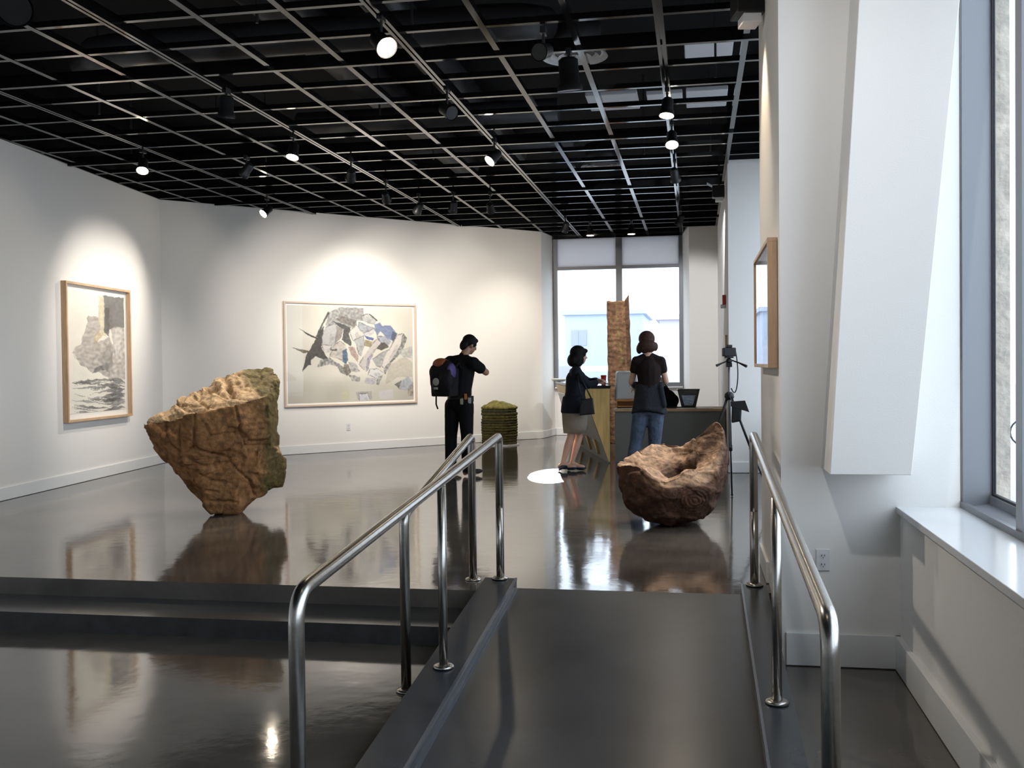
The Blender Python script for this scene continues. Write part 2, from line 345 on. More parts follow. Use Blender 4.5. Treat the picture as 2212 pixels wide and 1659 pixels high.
# ------------------------------------------------------------------ spot lamps
def aimed(p, q):
    return (Vector(q)-Vector(p)).to_track_quat('-Z', 'Y').to_euler()
def track_lamp(p, tgt, label, power=0, size=38, blend=.6, track=None, big=1, lens_on=None, col=(1, .915, .81)):
    """p = lens centre, tgt = point aimed at"""
    p = Vector(p); d = (Vector(tgt)-p).normalized(); on = power > 0 if lens_on is None else lens_on
    t = empty('track_lamp', label, 'spotlight', (p.x, p.y, CZ), 0, 'black track lamps under the ceiling grid')
    o = Vector((p.x, p.y, CZ)); L = .17*big; R = .058*big
    a = p-o; b = a-d*L
    MB().tube([a+d*.002, a-d*.045, a-d*.05, b+d*.02, b], [R*1.18, R*1.1, R*.95, R*.9, R*.6], 20, caps=False).tube([b, b-d*.002], [R*.6, R*.59], 20).build('lamp_can', CAN, t, True)
    MB().tube([a-d*.004, a-d*.002], [R*1.05, R*1.05], 20).build('lens', LENS if on else LENSD, t)
    top = Vector((b.x, b.y, -.01)); s = (b+a)*.5
    MB().tube([s, s+Vector((0, 0, .05)), Vector((s.x, s.y, -.02))], .011, 8).build('stem', CAN, t)
    MB().box(s.x-.02, s.x+.02, s.y-.05, s.y+.05, -.05, .0).build('track_adapter', CAN, t)
    if power:
        l = bpy.data.lights.new('lamp_light', 'SPOT'); l.energy = power; l.spot_size = math.radians(size); l.spot_blend = blend
        l.color = col; l.shadow_soft_size = .04
        lo = bpy.data.objects.new('lamp_light', l); C.objects.link(lo); lo.parent = t; lo.location = a+d*.03
        lo.rotation_euler = d.to_track_quat('-Z', 'Y').to_euler()
    return t
PW = 315
track_lamp((-2.13, 6.98, 3.66), (1.05, 3.9, .25), 'large lit black track lamp facing the viewer, nearest and brightest', 130, 46, .8, big=1.15)
track_lamp((-6.17, 10.7, 3.66), (-5.6, 9.0, .5), 'glaring lit track lamp at far left above the left framed picture', 150, 80, 1)
track_lamp((-4.24, 10.39, 3.66), (-4.35, 9.35, .7), 'lit track lamp aimed down at the tall brown boulder, left of middle', 170, 60, .9)
track_lamp((-4.14, 8.62, 3.66), (-4.55, 9.2, 1.0), 'flared track lamp pointing straight down, thin lit rim, left', 90, 60, .9, big=1.15)
track_lamp((-6.22, 14.1, 3.66), (-7.6, 12.1, 1.75), 'small lit track lamp near the left wall corner, below the ceiling edge', PW*.62, 70, 1)
track_lamp((-2.22, 11.08, 3.66), (-4.5, 9.1, .9), 'lit track lamp tilted to the left in mid-ceiling', 190, 44, .9)
track_lamp((-.24, 9.43, 3.66), (-.5, 8.8, .4), 'lit track lamp over the right boulder, upper of the right pair', 170, 56, .9)
track_lamp((-.22, 10.7, 3.66), (-.15, 9.0, .5), 'star-bright lit track lamp, lower of the right pair', 110, 60, .9)
track_lamp((-1.80, 17.90, 3.66), (-1.82, 17.8, 1), 'small lit track lamp above the left pane of the far window', 60, 60, .8)
track_lamp((-1.08, 17.90, 3.66), (-1.08, 17.8, 1), 'small lit track lamp above the right pane of the far window', 60, 60, .8)
track_lamp((-2.18, 17.23, 3.66), (-3.3, 18.6, 1.2), 'small track lamp left of the far window, rim faintly lit', 110, 85, 1)
track_lamp((-.26, 16.86, 3.66), (-1.2, 17.9, 1.7), 'dark track lamp right of the far window, turned to the brown slab', 65, 50, .9, lens_on=False)
track_lamp((-5.27, 11.39, 3.70), (-7.6, 12.3, 1.6), 'unlit-looking black track lamp aimed at the left wall', PW*.8, 70, 1, lens_on=False)
track_lamp((-4.09, 11.84, 3.68), (-5.9, 16.0, 1.8), 'black track lamp aimed away at the back wall, left of middle', PW*1.35, 62, 1, lens_on=False)
track_lamp((-4.1, 13.34, 3.66), (-4.7, 17.2, 2.0), 'black track lamp first of the four in a row before the back wall', PW*1.0, 66, 1, lens_on=False)
track_lamp((-4.0, 14.49, 3.66), (-5.6, 16.3, 1.9), 'black track lamp second of the four in a row before the back wall', PW*.7, 70, 1, lens_on=False)
track_lamp((-3.46, 14.49, 3.66), (-4.6, 17.0, 1.4), 'black track lamp third of the four in a row before the back wall', 0)
track_lamp((-2.92, 14.63, 3.66), (-3.3, 18.8, 1.8), 'black track lamp fourth of the four in a row before the back wall', 190, 80, 1, lens_on=False)
track_lamp((-.97, 8.16, 3.60), (-.93, 8.35, 2.6), 'big dark track lamp hanging in mid-ceiling beside a round diffuser', 0, big=1.5)
track_lamp((-1.12, 7.50, 3.72), (-1.4, 6.6, 3.4), 'short dark lamp with a glossy lens beside the big dark lamp', 0)
track_lamp((-.22, 12.79, 3.66), (-.1, 13.4, 3.0), 'dark track lamp in the right row beyond the bright pair', 0)
track_lamp((-4.16, 5.75, 3.66), (-3.6, 5.0, 3.2), 'dark track lamp cut by the upper left corner of the photo', 0, big=1.6)
track_lamp((-2.12, 8.9, 3.66), (.42, 6.6, 1.9), 'added black track lamp aimed right to light the small side picture', 130, 36, 1, lens_on=False)  # extra lamp added to light the side picture
# two boxy wall-washer heads on the right
def flood(x, y, z, s, label, rz):
    t = empty('flood_lamp', label, 'spotlight', (x, y, z), rz)
    MB().box(-.09*s, .07*s, -.09*s, .09*s, -.10*s, .06*s).build('housing', BLACK, t, bevel=.01)
    MB().add([(-.09*s, -.09*s, .06*s), (-.16*s, -.09*s, .10*s), (-.16*s, .09*s, .10*s), (-.09*s, .09*s, .06*s), (-.09*s, -.09*s, .055*s), (-.16*s, -.09*s, .095*s), (-.16*s, .09*s, .095*s), (-.09*s, .09*s, .055*s)], [(0, 1, 2, 3), (4, 7, 6, 5), (0, 4, 5, 1), (1, 5, 6, 2), (2, 6, 7, 3)]).build('barn_door', ALUD, t)
    MB().box(-.05*s, .05*s, -.07*s, .07*s, -.15*s, -.10*s).build('bracket', PANEL, t, bevel=.005)
    MB().tube([(0, 0, .06*s), (0, 0, CZ-z)], .012, 8).build('stem', BLACK, t)
    return t
fl_ = flood(.33, 13.9, 3.70, 1, 'boxy black flood lamp with a pale bracket against the far right pillar', 0)
l_ = bpy.data.lights.new('lamp_light', 'SPOT'); l_.energy = 420; l_.spot_size = math.radians(52); l_.spot_blend = .35; l_.color = (.95, .97, 1); l_.shadow_soft_size = .06
o_ = bpy.data.objects.new('lamp_light', l_); C.objects.link(o_); o_.parent = fl_; o_.location = (-.12, .12, -.02); o_.rotation_euler = aimed((.21, 14.0, 3.68), (-.3, 19.2, 1.0))
fl_ = flood(.36, 6.75, 3.74, 1.15, 'boxy grey flood lamp cut by the top edge above the side picture', .2)
l_ = bpy.data.lights.new('lamp_light', 'SPOT'); l_.energy = 45; l_.spot_size = math.radians(75); l_.spot_blend = .6; l_.color = (1, .80, .58); l_.shadow_soft_size = .05
o_ = bpy.data.objects.new('lamp_light', l_); C.objects.link(o_); o_.parent = fl_; o_.location = (-.20, 0, -.06); o_.rotation_euler = aimed((.2, 6.75, 3.7), (.45, 6.8, 2.2))

track_lamp((-.24, 3.2, 3.66), (.56, 5.65, 2.3), 'added track lamp out of sight over the ramp, brightening the white pier', 85, 72, 1, col=(.96, .97, 1))  # unseen lamp added to brighten the pier face

# ------------------------------------------------------------------ hand rails
def flange(m, x, y, z): m.lathe([(.052, 0), (.052, .008), (.046, .014), (.028, .018)], (x, y, z), 24)
def handrail(label, x, pts, posts, r=.0255):
    t = empty('handrail', label, 'handrail', (x, posts[0][0], posts[0][1]))
    o = Vector((x, posts[0][0], posts[0][1]))
    MB().tube([Vector(p)-o for p in pts], r, 18).build('rail_tube', STEEL, t, True)
    for (y, z0, z1) in posts:
        MB().tube([Vector((x, y, z0))-o, Vector((x, y, z1))-o], r*.86, 16).build('post', STEEL, t, True)
        m = MB(); flange(m, 0, y-o.y, z0-o.z); m.build('base_flange', STEEL, t, True)
    return t
def rail_path(x, ytop, ztop, ybot, zbot, zfoot_top, zfoot_bot, r=.10):
    # from far post foot, up, bend, down the slope, bend, down to the near foot
    d = Vector((0, ybot-ytop, zbot-ztop)).normalized(); A = Vector((x, ytop, ztop)); B = Vector((x, ybot, zbot)); r1 = .05
    p = [Vector((x, ytop, zfoot_top))] + bez(A-Vector((0, 0, r1)), A, A+d*r1, 6) + bez(B-d*r, B, B-Vector((0, 0, r)), 8) + [Vector((x, ybot, zfoot_bot))]
    return p
XL, XR, XS = -1.235, .345, -1.445
handrail('left steel handrail on the ramp curb, long front rail bending down at lower left', XL,
    rail_path(XL, 6.36, .955, 3.0, .70, cz(6.3), cz(3.0)), [(6.34, cz(6.34), .5), (4.86, cz(4.86), .815), (3.0, cz(3.0), .3)])
handrail('short steel handrail beside the steps, behind the left ramp handrail', XS,
    rail_path(XS, 6.50, .945, 4.92, .66, 0, -.23, .05), [(6.50, 0, .5), (4.92, -.23, .3)])
handrail('right steel handrail along the white pier, bending down near the outlet', XR,
    rail_path(XR, 6.36, .965, 2.78, .72, cz(6.3), cz(2.78), .09), [(6.34, cz(6.34), .5), (4.62, cz(4.62), .81), (2.78, cz(2.78), .3)])

# ------------------------------------------------------------------ outlets and small wall things
def outlet(loc, rz, label, double=True):
    t = empty('wall_outlet', label, 'outlet', loc, rz)   # local: x across, -y out of the wall
    MB().box(-.036, .036, -.007, 0, -.058, .058).build('cover_plate', SILL, t, bevel=.003)
    for z in (-.024, .024):
        f = MB().lathe([(.017, 0), (.017, .004)], (0, 0, 0), 18).build('socket', SILL, t, True); f.rotation_euler = (math.pi/2, 0, 0); f.location = (0, -.006, z)
        MB().box(-.009, -.006, -.0125, -.010, z-.004, z+.006).box(.006, .009, -.0125, -.010, z-.004, z+.006).box(-.002, .002, -.0125, -.010, z-.012, z-.008).build('slot', GASKET, t)
    return t
outlet((.665, 5.648, .345), 0, 'white double power outlet low on the white pier behind the right handrail')
def pin(x0, y0, x1, y1, X, Y):
    return math.atan2(y1-y0, x1-x0)
outlet((lwx(9.75)+.002, 9.72, .50), math.radians(90)+.104, 'white power outlet low on the left wall at the photo edge')
bwd = Vector((BW[0]-LWc[0], BW[1]-LWc[1])).normalized()
def bwp(t, z, off=0): p = Vector(LWc)+bwd*t; return Vector((p.x+bwd.y*off, p.y-bwd.x*off, z))
outlet(bwp(3.05, .40, .002), math.atan2(bwd.y, bwd.x), 'tiny white outlet on the back wall below the wide framed drawing')
RED = mat('red_plastic', (.45, .02, .015), .4)
t = empty('fire_alarm', 'small red fire alarm on the side of the far white pillar', 'alarm', (.42, 14.3, 2.27))
MB().box(-.05, -.002, -.06, .06, -.07, .06).build('housing', RED, t, bevel=.006)
MB().box(-.075, -.002, -.035, .035, -.12, -.07).build('strobe', PANEL, t, bevel=.006)
t = empty('wooden_plaque', 'small brown wooden plaque on the far pillar just above the tripod camera', 'plaque', (.42, 13.9, 1.67))
MB().box(-.03, -.002, -.12, .12, -.10, .10).build('board', LIGHTWOOD, t, bevel=.004)

# ------------------------------------------------------------------ framed works
def inside(p, poly):
    x, y = p; c = False; n = len(poly)
    for i in range(n):
        x1, y1 = poly[i]; x2, y2 = poly[i-1]
        if (y1 > y) != (y2 > y) and x < (x2-x1)*(y-y1)/(y2-y1)+x1: c = not c
    return c
def paint(shapes, bgf, W, H, tf, wob=9):
    cols = []
    for j in range(H):
        for i in range(W):
            u, v = i/(W-1), j/(H-1); x, y = tf(u, v)
            nx = noise.noise(Vector((x*.02, y*.02, 3)))*wob; ny = noise.noise(Vector((x*.02, y*.02, 9)))*wob
            c = bgf(x, y)
            for poly, col, alpha, tex in shapes:
                if inside((x+nx, y+ny), poly):
                    k = 1+tex*noise.noise(Vector((x*.03, y*.03, len(poly)+alpha)))*1.0
                    c = tuple(a*(1-alpha)+min(1, max(0, b*k))*alpha for a, b in zip(c, col))
            cols.append(c)
    return cols
def art_mesh(name, wd, ht, W, H, cols, parent, y):
    vs = [((i/(W-1)-.5)*wd, y, (.5-j/(H-1))*ht) for j in range(H) for i in range(W)]
    fs = [(j*W+i, (j+1)*W+i, (j+1)*W+i+1, j*W+i+1) for j in range(H-1) for i in range(W-1)]
    me = bpy.data.meshes.new(name); me.from_pydata(vs, [], fs); ca = me.color_attributes.new('Col', 'FLOAT_COLOR', 'POINT')
    for k, c in enumerate(cols): ca.data[k].color = (*[q**2.2 for q in c], 1)
    m = bpy.data.materials.new(name+'_ink'); m.use_nodes = True; t_ = m.node_tree; a = t_.nodes.new('ShaderNodeVertexColor'); a.layer_name = 'Col'
    b = t_.nodes['Principled BSDF']; t_.links.new(a.outputs[0], b.inputs[0]); b.inputs['Roughness'].default_value = .6
    me.materials.append(m); o = bpy.data.objects.new(name, me); C.objects.link(o); o.parent = parent; return o
PAPER = mat('mat_board', (.86, .84, .79), .7)
PGLASS = glass('picture_glass', (1, 1, 1))
def framed(name, label, loc, rz, wd, ht, depth, fwid, margin, cols, W, H, wood, thing_glass=True):
    t = empty(name, label, 'picture', loc, rz)    # local -y out of the wall
    a, b = wd/2, ht/2
    MB().box(-a, a, -depth, -.002, b-fwid, b).box(-a, a, -depth, -.002, -b, -b+fwid).box(-a, -a+fwid, -depth, -.002, -b+fwid, b-fwid).box(a-fwid, a, -depth, -.002, -b+fwid, b-fwid).build('frame', wood, t, bevel=.002)
    MB().box(-a+fwid, a-fwid, -.014, -.004, -b+fwid, b-fwid).build('mat_board', PAPER, t)
    art_mesh('artwork', wd-2*fwid-2*margin, ht-2*fwid-2*margin, W, H, cols, t, -.017)
    if thing_glass: MB().box(-a+fwid, a-fwid, -depth+.008, -depth+.010, -b+fwid, b-fwid).build('glazing', PGLASS, t)
    return t
# wide abstract drawing (crop coordinates 110..1950 x 95..1530)
def tfA(u, v): return 110+u*1830, 100+u*35+v*1410-(u*20*v)
def bgA(x, y):
    n = noise.noise(Vector((x*.003, y*.003, 1)))*.04
    b = .80+n-(.07 if y > 1100 else 0)*min(1, (y-1100)/200 if y > 1100 else 0)
    return (b, b-.015, b-.06)
G = lambda v, w=.0: (v+w, v, v-w)
shA = [
 ([(850, 130), (1190, 140), (1200, 330), (1050, 320), (840, 240)], G(.58), .9, .3),
 ([(690, 200), (850, 130), (860, 240), (1100, 320), (1080, 420), (1000, 430), (900, 380), (640, 400)], G(.62), .9, .35),
 ([(860, 240), (1090, 330), (1060, 410), (900, 370), (780, 300)], G(.47, .02), .9, .4),
 ([(680, 190), (700, 215), (600, 400), (560, 560), (500, 560), (560, 430)], G(.33), .95, .3),
 ([(620, 400), (600, 560), (580, 720), (640, 830), (690, 920), (580, 880), (490, 840), (430, 900), (440, 960), (380, 980), (310, 1065), (370, 820), (470, 650), (520, 560)], G(.30, .01), .97, .25),
 ([(265, 430), (360, 490), (520, 570), (525, 600), (400, 540)], G(.25), .95, .1),
 ([(140, 710), (200, 715), (370, 750), (450, 780), (330, 790), (220, 735)], G(.38, .06), .95, .3),
 ([(740, 330), (900, 380), (1000, 430), (960, 560), (870, 620), (900, 460), (800, 390)], G(.30), .9, .4),
 ([(640, 420), (760, 370), (890, 460), (860, 560), (740, 700), (690, 780), (590, 720), (590, 560)], G(.80), 1, .06),
 ([(800, 400), (890, 460), (860, 580), (760, 660), (790, 520)], G(.52, .02), .8, .2),
 ([(590, 680), (720, 680), (700, 790), (620, 800)], G(.85, .02), 1, .05),
 ([(870, 590), (960, 500), (1010, 640), (1000, 700), (900, 640)], G(.36), .95, .3),
 ([(980, 480), (1090, 390), (1190, 530), (1080, 580), (1040, 630)], G(.88, .02), 1, .04),
 ([(1040, 620), (1190, 540), (1200, 700), (1150, 850), (1110, 820), (1080, 680)], G(.70), .95, .1),
 ([(770, 670), (850, 620), (930, 690), (920, 800), (890, 920), (800, 870), (690, 850), (730, 760)], G(.79, .03), 1, .12),
 ([(700, 740), (810, 740), (800, 770), (730, 770)], G(.33), .9, .2),
 ([(880, 760), (940, 740), (960, 900), (930, 960), (870, 930)], (.35, .42, .52), .95, .3),
 ([(960, 700), (1050, 720), (1110, 850), (1100, 940), (1000, 820)], (.66, .58, .55), .9, .2),
 ([(1120, 340), (1250, 400), (1380, 450), (1210, 520), (1110, 430)], (.66, .68, .76), .95, .15),
 ([(1190, 510), (1350, 440), (1370, 480), (1210, 560)], (.86, .84, .86), 1, .05),
 ([(1200, 540), (1340, 590), (1330, 625), (1240, 600)], (.36, .42, .60), .95, .2),
 ([(1210, 610), (1320, 640), (1290, 720), (1200, 700)], (.60, .56, .44), .95, .2),
 ([(1160, 260), (1260, 220), (1390, 330), (1360, 390), (1180, 330)], G(.76), .9, .15),
 ([(1260, 220), (1290, 220), (1410, 325), (1390, 330)], G(.35), .95, .1),
 ([(1350, 390), (1430, 350), (1470, 400), (1590, 395), (1700, 520), (1640, 640), (1540, 590), (1440, 480), (1390, 560)], (.50, .55, .67), .97, .12),
 ([(1620, 480), (1700, 520), (1640, 640), (1600, 590)], (.36, .38, .44), .85, .1),
 ([(1390, 560), (1500, 560), (1600, 640), (1560, 700), (1440, 660)], (.66, .68, .78), .95, .12),
 ([(1400, 660), (1500, 650), (1570, 720), (1450, 770), (1370, 740)], G(.32, .02), .9, .4),
 ([(1390, 590), (1450, 650), (1250, 900), (1200, 1060), (1120, 980), (1180, 860), (1280, 720)], G(.82, .02), 1, .06),
 ([(1240, 880), (1340, 820), (1290, 900), (1250, 1060), (1210, 1090)], (.60, .58, .66), .85, .3),
 ([(1310, 900), (1500, 780), (1560, 760), (1480, 900), (1440, 1020), (1370, 1000)], G(.72), .95, .12),
 ([(1700, 540), (1790, 520), (1760, 640), (1560, 960), (1490, 1040), (1450, 1000), (1560, 780)], G(.90, .03), 1, .04),
 ([(1790, 520), (1850, 600), (1760, 800), (1600, 960), (1500, 1140), (1480, 1060), (1590, 930), (1740, 700)], G(.46), .7, .8),
 ([(690, 860), (900, 1010), (960, 1140), (850, 1090), (800, 1000), (700, 960), (520, 1000), (560, 900)], G(.50), .75, .7),
 ([(900, 960), (960, 960), (1000, 1090), (930, 1140), (880, 1060)], G(.42, .03), .85, .4),
 ([(960, 930), (1060, 950), (1130, 1080), (1000, 1080)], G(.62), .8, .4),
 ([(960, 1110), (1130, 1160), (1120, 1220), (1010, 1220)], G(.58), .7, .6),
 ([(1270, 1040), (1420, 1050), (1480, 1110), (1380, 1180), (1250, 1130)], G(.93), 1, .02),
 ([(1200, 1170), (1380, 1180), (1340, 1280), (1200, 1260)], (.76, .75, .80), .8, .15),
 ([(1390, 1160), (1470, 1140), (1400, 1290), (1370, 1270)], G(.5), .7, .6),
 ([(1560, 1000), (1800, 860), (1930, 960), (1920, 1180), (1700, 1180), (1500, 1290)], (.80, .77, .71), .6, .08),
 ([(1700, 780), (1930, 710), (1930, 900), (1780, 870)], G(.72), .6, .3),
 ([(1640, 1290), (1760, 1220), (1720, 1360)], G(.45), .85, .3),
 ([(1740, 1260), (1860, 1160), (1920, 1260), (1900, 1380), (1720, 1370)], (.72, .75, .80), .8, .15),
 ([(1840, 1370), (1940, 1250), (1935, 1470), (1860, 1470)], G(.55, .03), .7, .4),
 ([(830, 1360), (970, 1350), (980, 1490), (870, 1490)], (.88, .86, .68), .7, .05),
 ([(1070, 1380), (1300, 1370), (1300, 1500), (1090, 1500)], (.74, .72, .72), .8, .1),
 ([(1110, 1410), (1240, 1400), (1270, 1510), (1120, 1500)], (.92, .92, .95), .9, .03),
 ([(1400, 1380), (1620, 1350), (1620, 1490), (1420, 1500)], (.90, .89, .90), .8, .03),
]
sh2 = []
for poly, col, al, tx in shA:
    sh2.append((poly, tuple(c*.84 if c > .7 else c*.9 for c in col), al, tx))
    if sum(col)/3 > .66 and al > .85:
        n_ = len(poly)
        for i in range(n_):
            if i % 3 == 2: continue
            a, b = Vector(poly[i]), Vector(poly[(i+1) % n_]); d = (b-a).normalized(); q = Vector((-d.y, d.x))*(5 if i % 2 else 9)
            sh2.append(([tuple(a-q*.4), tuple((a+b)/2-q), tuple(b-q*.4), tuple(b+q*.4), tuple((a+b)/2+q), tuple(a+q*.4)], G(.34, .01), .6, .4))
        cx_, cy_ = sum(p[0] for p in poly)/n_, sum(p[1] for p in poly)/n_
        sh2.append(([(p[0]*.45+cx_*.55+22, p[1]*.45+cy_*.55+26) for p in poly], G(.56, .01), .38, .4))
shA = sh2
WA, HA = 250, 180
framed('framed_drawing', 'wide abstract grey and blue drawing in a thin pale wood frame on the back wall', tuple(bwp(0, 1.615)+Vector((1.57*0, 0, 0))+Vector((bwd.x, bwd.y, 0))*3.14), math.atan2(bwd.y, bwd.x), 2.44, 1.70, .045, .028, .03,
       paint(shA, bgA, WA, HA, tfA), WA, HA, mat('pale_wood_frame', (.60, .47, .38), .45))
# tall drawing on the left wall (crop coordinates)
def tfB(u, v): return 150+u*575, (95+u*140)*(1-v)+(1500-u*55)*v
def bgB(x, y):
    b = .90+noise.noise(Vector((x*.006, y*.006, 5)))*.03; return (b, b-.02, b-.07)
shB = [
 ([(500, 190), (730, 240), (730, 560), (570, 560), (520, 640), (500, 500)], G(.42, .01), .97, .12),
 ([(455, 190), (510, 205), (520, 420), (540, 640), (440, 640), (450, 440)], (.80, .76, .66), .95, .1),
 ([(515, 320), (565, 330), (560, 650), (505, 600)], G(.30), .8, .2),
 ([(575, 560), (640, 550), (730, 560), (730, 1130), (540, 1110), (560, 800), (600, 720)], G(.68, .03), .95, .25),
 ([(640, 560), (700, 560), (680, 760), (640, 900), (600, 700)], G(.78, .02), .7, .2),
 ([(350, 400), (450, 430), (480, 560), (410, 650), (440, 700), (560, 650), (600, 780), (570, 960), (560, 1120), (440, 1030), (380, 1050), (300, 960), (190, 810), (280, 690), (330, 520)], G(.66, .03), .97, .22),
 ([(380, 1050), (400, 1000), (450, 970), (560, 930), (550, 1010), (470, 1020)], G(.42), .85, .3),
 ([(470, 880), (560, 700), (590, 900), (560, 1060), (480, 1000)], G(.52, .02), .6, .4),
 ([(400, 650), (450, 560), (480, 640), (410, 740)], (.74, .66, .52), .7, .2),
 ([(190, 820), (300, 960), (320, 990), (280, 960)], G(.4), .6, .2),
]
for k in range(46):
    random.seed(k+50); y = 1110+k*8.2+random.uniform(-8, 8); x0 = random.choice([150, 150, 300, 420, 500])+random.uniform(0, 60); x1 = min(730, x0+random.uniform(120, 420)); h = random.uniform(6, 18)*(1.7 if x0 > 400 else .8)
    dy = random.uniform(-60, 60)
    shB.append(([(x0, y), ((x0+x1)/2, y+dy*.5-h), (x1, y+dy), ((x0+x1)/2, y+dy*.5+h)], G(random.uniform(.2, .5)), .62, .3))
random.seed(4)
WB, HB = 120, 200
framed('framed_drawing', 'tall drawing of a pale rock over dark scribbles, brown wood frame, left wall', (lwx(12.0)+.0, 12.0, 1.625), math.radians(90)+.104+0, 1.74, 1.72, .07, .03, .07,
       paint(shB, bgB, WB, HB, tfB, 14), WB, HB, LIGHTWOOD)
def tfC(u, v): return u*600, v*300
shC = [([(40, 60), (300, 30), (560, 90), (540, 260), (80, 270)], (.62, .66, .74), .8, .2), ([(120, 160), (300, 100), (460, 240), (200, 250)], (.4, .45, .6), .7, .3)]
framed('framed_drawing', 'small glazed picture seen edge-on at the side of the near white pier', (.45, 6.46, 1.735), -math.pi/2, 1.34, .72, .055, .022, .05,
       paint(shC, bgB, 90, 50, tfC), 90, 50, LIGHTWOOD)

# ------------------------------------------------------------------ fused organic surfaces
def bake(o, mods):
    for k, kw in mods:
        m = o.modifiers.new(k, k)
        for a, v in kw.items(): setattr(m, a, v)
    dg = bpy.context.evaluated_depsgraph_get(); dg.update()
    me = bpy.data.meshes.new_from_object(o.evaluated_get(dg)); old = o.data; o.modifiers.clear(); o.data = me; bpy.data.meshes.remove(old)
    for p in me.polygons: p.use_smooth = True
    return o
def fuse(mb, name, m, parent, vox=.012, it=4):
    o = mb.build(name, m, None)
    bake(o, [('REMESH', dict(mode='VOXEL', voxel_size=vox)), ('SMOOTH', dict(factor=.5, iterations=it))])
    o.parent = parent; return o
def face_at(x, y): return math.atan2(-x, y)
def colmat(name, rough, bump=.5, bscale=25, dist=.02, spec=.3, stretch=None):
    m = mat(name, (.5, .5, .5), rough, spec=spec, bump=bump, bscale=bscale, stretch=stretch); t_ = m.node_tree
    a = t_.nodes.new('ShaderNodeVertexColor'); a.layer_name = 'Col'
    n = t_.nodes.new('ShaderNodeTexNoise'); n.inputs['Scale'].default_value = bscale*.6; n.inputs['Detail'].default_value = 8
    tc = t_.nodes.new('ShaderNodeTexCoord'); t_.links.new(tc.outputs['Object'], n.inputs[0])
    mr = t_.nodes.new('ShaderNodeMapRange'); mr.inputs['From Min'].default_value = .3; mr.inputs['From Max'].default_value = .7; mr.inputs['To Min'].default_value = .55; mr.inputs['To Max'].default_value = 1.4
    t_.links.new(n.outputs[0], mr.inputs[0]); mx = t_.nodes.new('ShaderNodeVectorMath'); mx.operation = 'MULTIPLY'
    t_.links.new(a.outputs[0], mx.inputs[0]); t_.links.new(mr.outputs[0], mx.inputs[1]); t_.links.new(mx.outputs[0], t_.nodes['Principled BSDF'].inputs[0])
    for x in t_.nodes:
        if x.type == 'BUMP': x.inputs['Distance'].default_value = dist
    return m
def hull(pts, name='h'):
    bm = bmesh.new()
    for p in pts: bm.verts.new(p)
    r = bmesh.ops.convex_hull(bm, input=bm.verts)
    dead = [g for g in r['geom_interior'] if isinstance(g, bmesh.types.BMVert)]+[g for g in r['geom_unused'] if isinstance(g, bmesh.types.BMVert)]
    bmesh.ops.delete(bm, geom=list(set(dead)), context='VERTS'); bm.verts.index_update()
    mb = MB().add([tuple(v.co) for v in bm.verts], [tuple(v.index for v in f.verts) for f in bm.faces]); bm.free(); return mb
def segdist(p, a, b):
    ax, ay = a; bx, by = b; dx, dy = bx-ax, by-ay; t = max(0, min(1, ((p[0]-ax)*dx+(p[1]-ay)*dy)/(dx*dx+dy*dy+1e-9)))
    return math.hypot(p[0]-ax-t*dx, p[1]-ay-t*dy)
def n3(p, s, o=0): return noise.noise(Vector((p[0]*s+o, p[1]*s+o, p[2]*s)))
def fbm(p, s, o=0): return n3(p, s, o)+.5*n3(p, s*2.1, o+3)+.25*n3(p, s*4.3, o+7)
def plates(p, s_, amp):
    q = Vector((p[0]*s_+.3*n3(p, 3), p[1]*s_, p[2]*s_*1.5+.3*n3(p, 3, 4))); ds, ps = noise.voronoi(q)
    g = ds[1]-ds[0]; return amp*(noise.cell(ps[0]*7.3)-.5)*min(1, g*5)-(.012*(1-g/.12) if g < .12 else 0)
ROCK = colmat('rough_brown_bark_surface', .85, .75, 30, .018)

# ---- tall boulder on the left
def P1(cx, cy, y):
    xa = (cx-830)/4.147/223.6; za = (1455-cy)/4.147/223.6
    return (xa*(1+y/9.84), y, za-y*(1.41-za)/9.84)
V1 = [(165, 620, 0), (440, 590, -.25), (610, 535, -.36), (950, 470, -.36), (1235, 395, -.22), (640, 312, .3), (940, 167, .45), (1270, 152, .42), (1335, 197, .3), (1357, 370, .12),
      (200, 725, .04), (500, 1000, -.27), (1305, 560, .15), (1285, 850, -.12), (1150, 1240, -.10), (720, 1443, -.12), (990, 1443, -.12), (770, 1453, .12), (1070, 1370, .10), (560, 1240, .02), (290, 860, .08),
      (420, 700, .42), (1290, 1228, .12), (1165, 1298, .04), (1180, 900, .5), (820, 1330, .3), (1000, 1440, .1), (340, 640, .3)]
m1 = hull([P1(*p) for p in V1])
h2 = hull([P1(*p) for p in [(1285, 840, -.1), (1330, 860, .15), (1408, 965, .12), (1398, 1110, .1), (1374, 1238, .16), (1270, 1238, .12), (1150, 1180, -.1), (1150, 900, -.2), (1150, 900, .4), (1380, 1000, .32), (1280, 1230, .3)]])
m1.add(h2.v, h2.f)
boulder = fuse(m1, 'boulder', ROCK, None, .013, 3)
def cr(*pts): return [((a-830)/4.147/223.6, (1455-b)/4.147/223.6) for a, b in pts]
CR1 = [cr((610, 535), (600, 700), (600, 850), (500, 860)), cr((600, 850), (760, 900), (905, 960)), cr((470, 990), (540, 1012), (905, 1000)), cr((905, 960), (920, 1010)), cr((700, 640), (740, 740), (960, 730), (1010, 640)), cr((690, 1230), (800, 1250)), cr((1060, 850), (1280, 850)), cr((960, 480), (1000, 700), (1050, 850)), cr((930, 1020), (1080, 1160), (1130, 1300)), cr((640, 1080), (760, 1150), (850, 1160)), cr((790, 1330), (960, 1350)), cr((330, 640), (500, 1000), (660, 1300)), cr((470, 640), (460, 830)), cr((700, 1090), (850, 1060))]
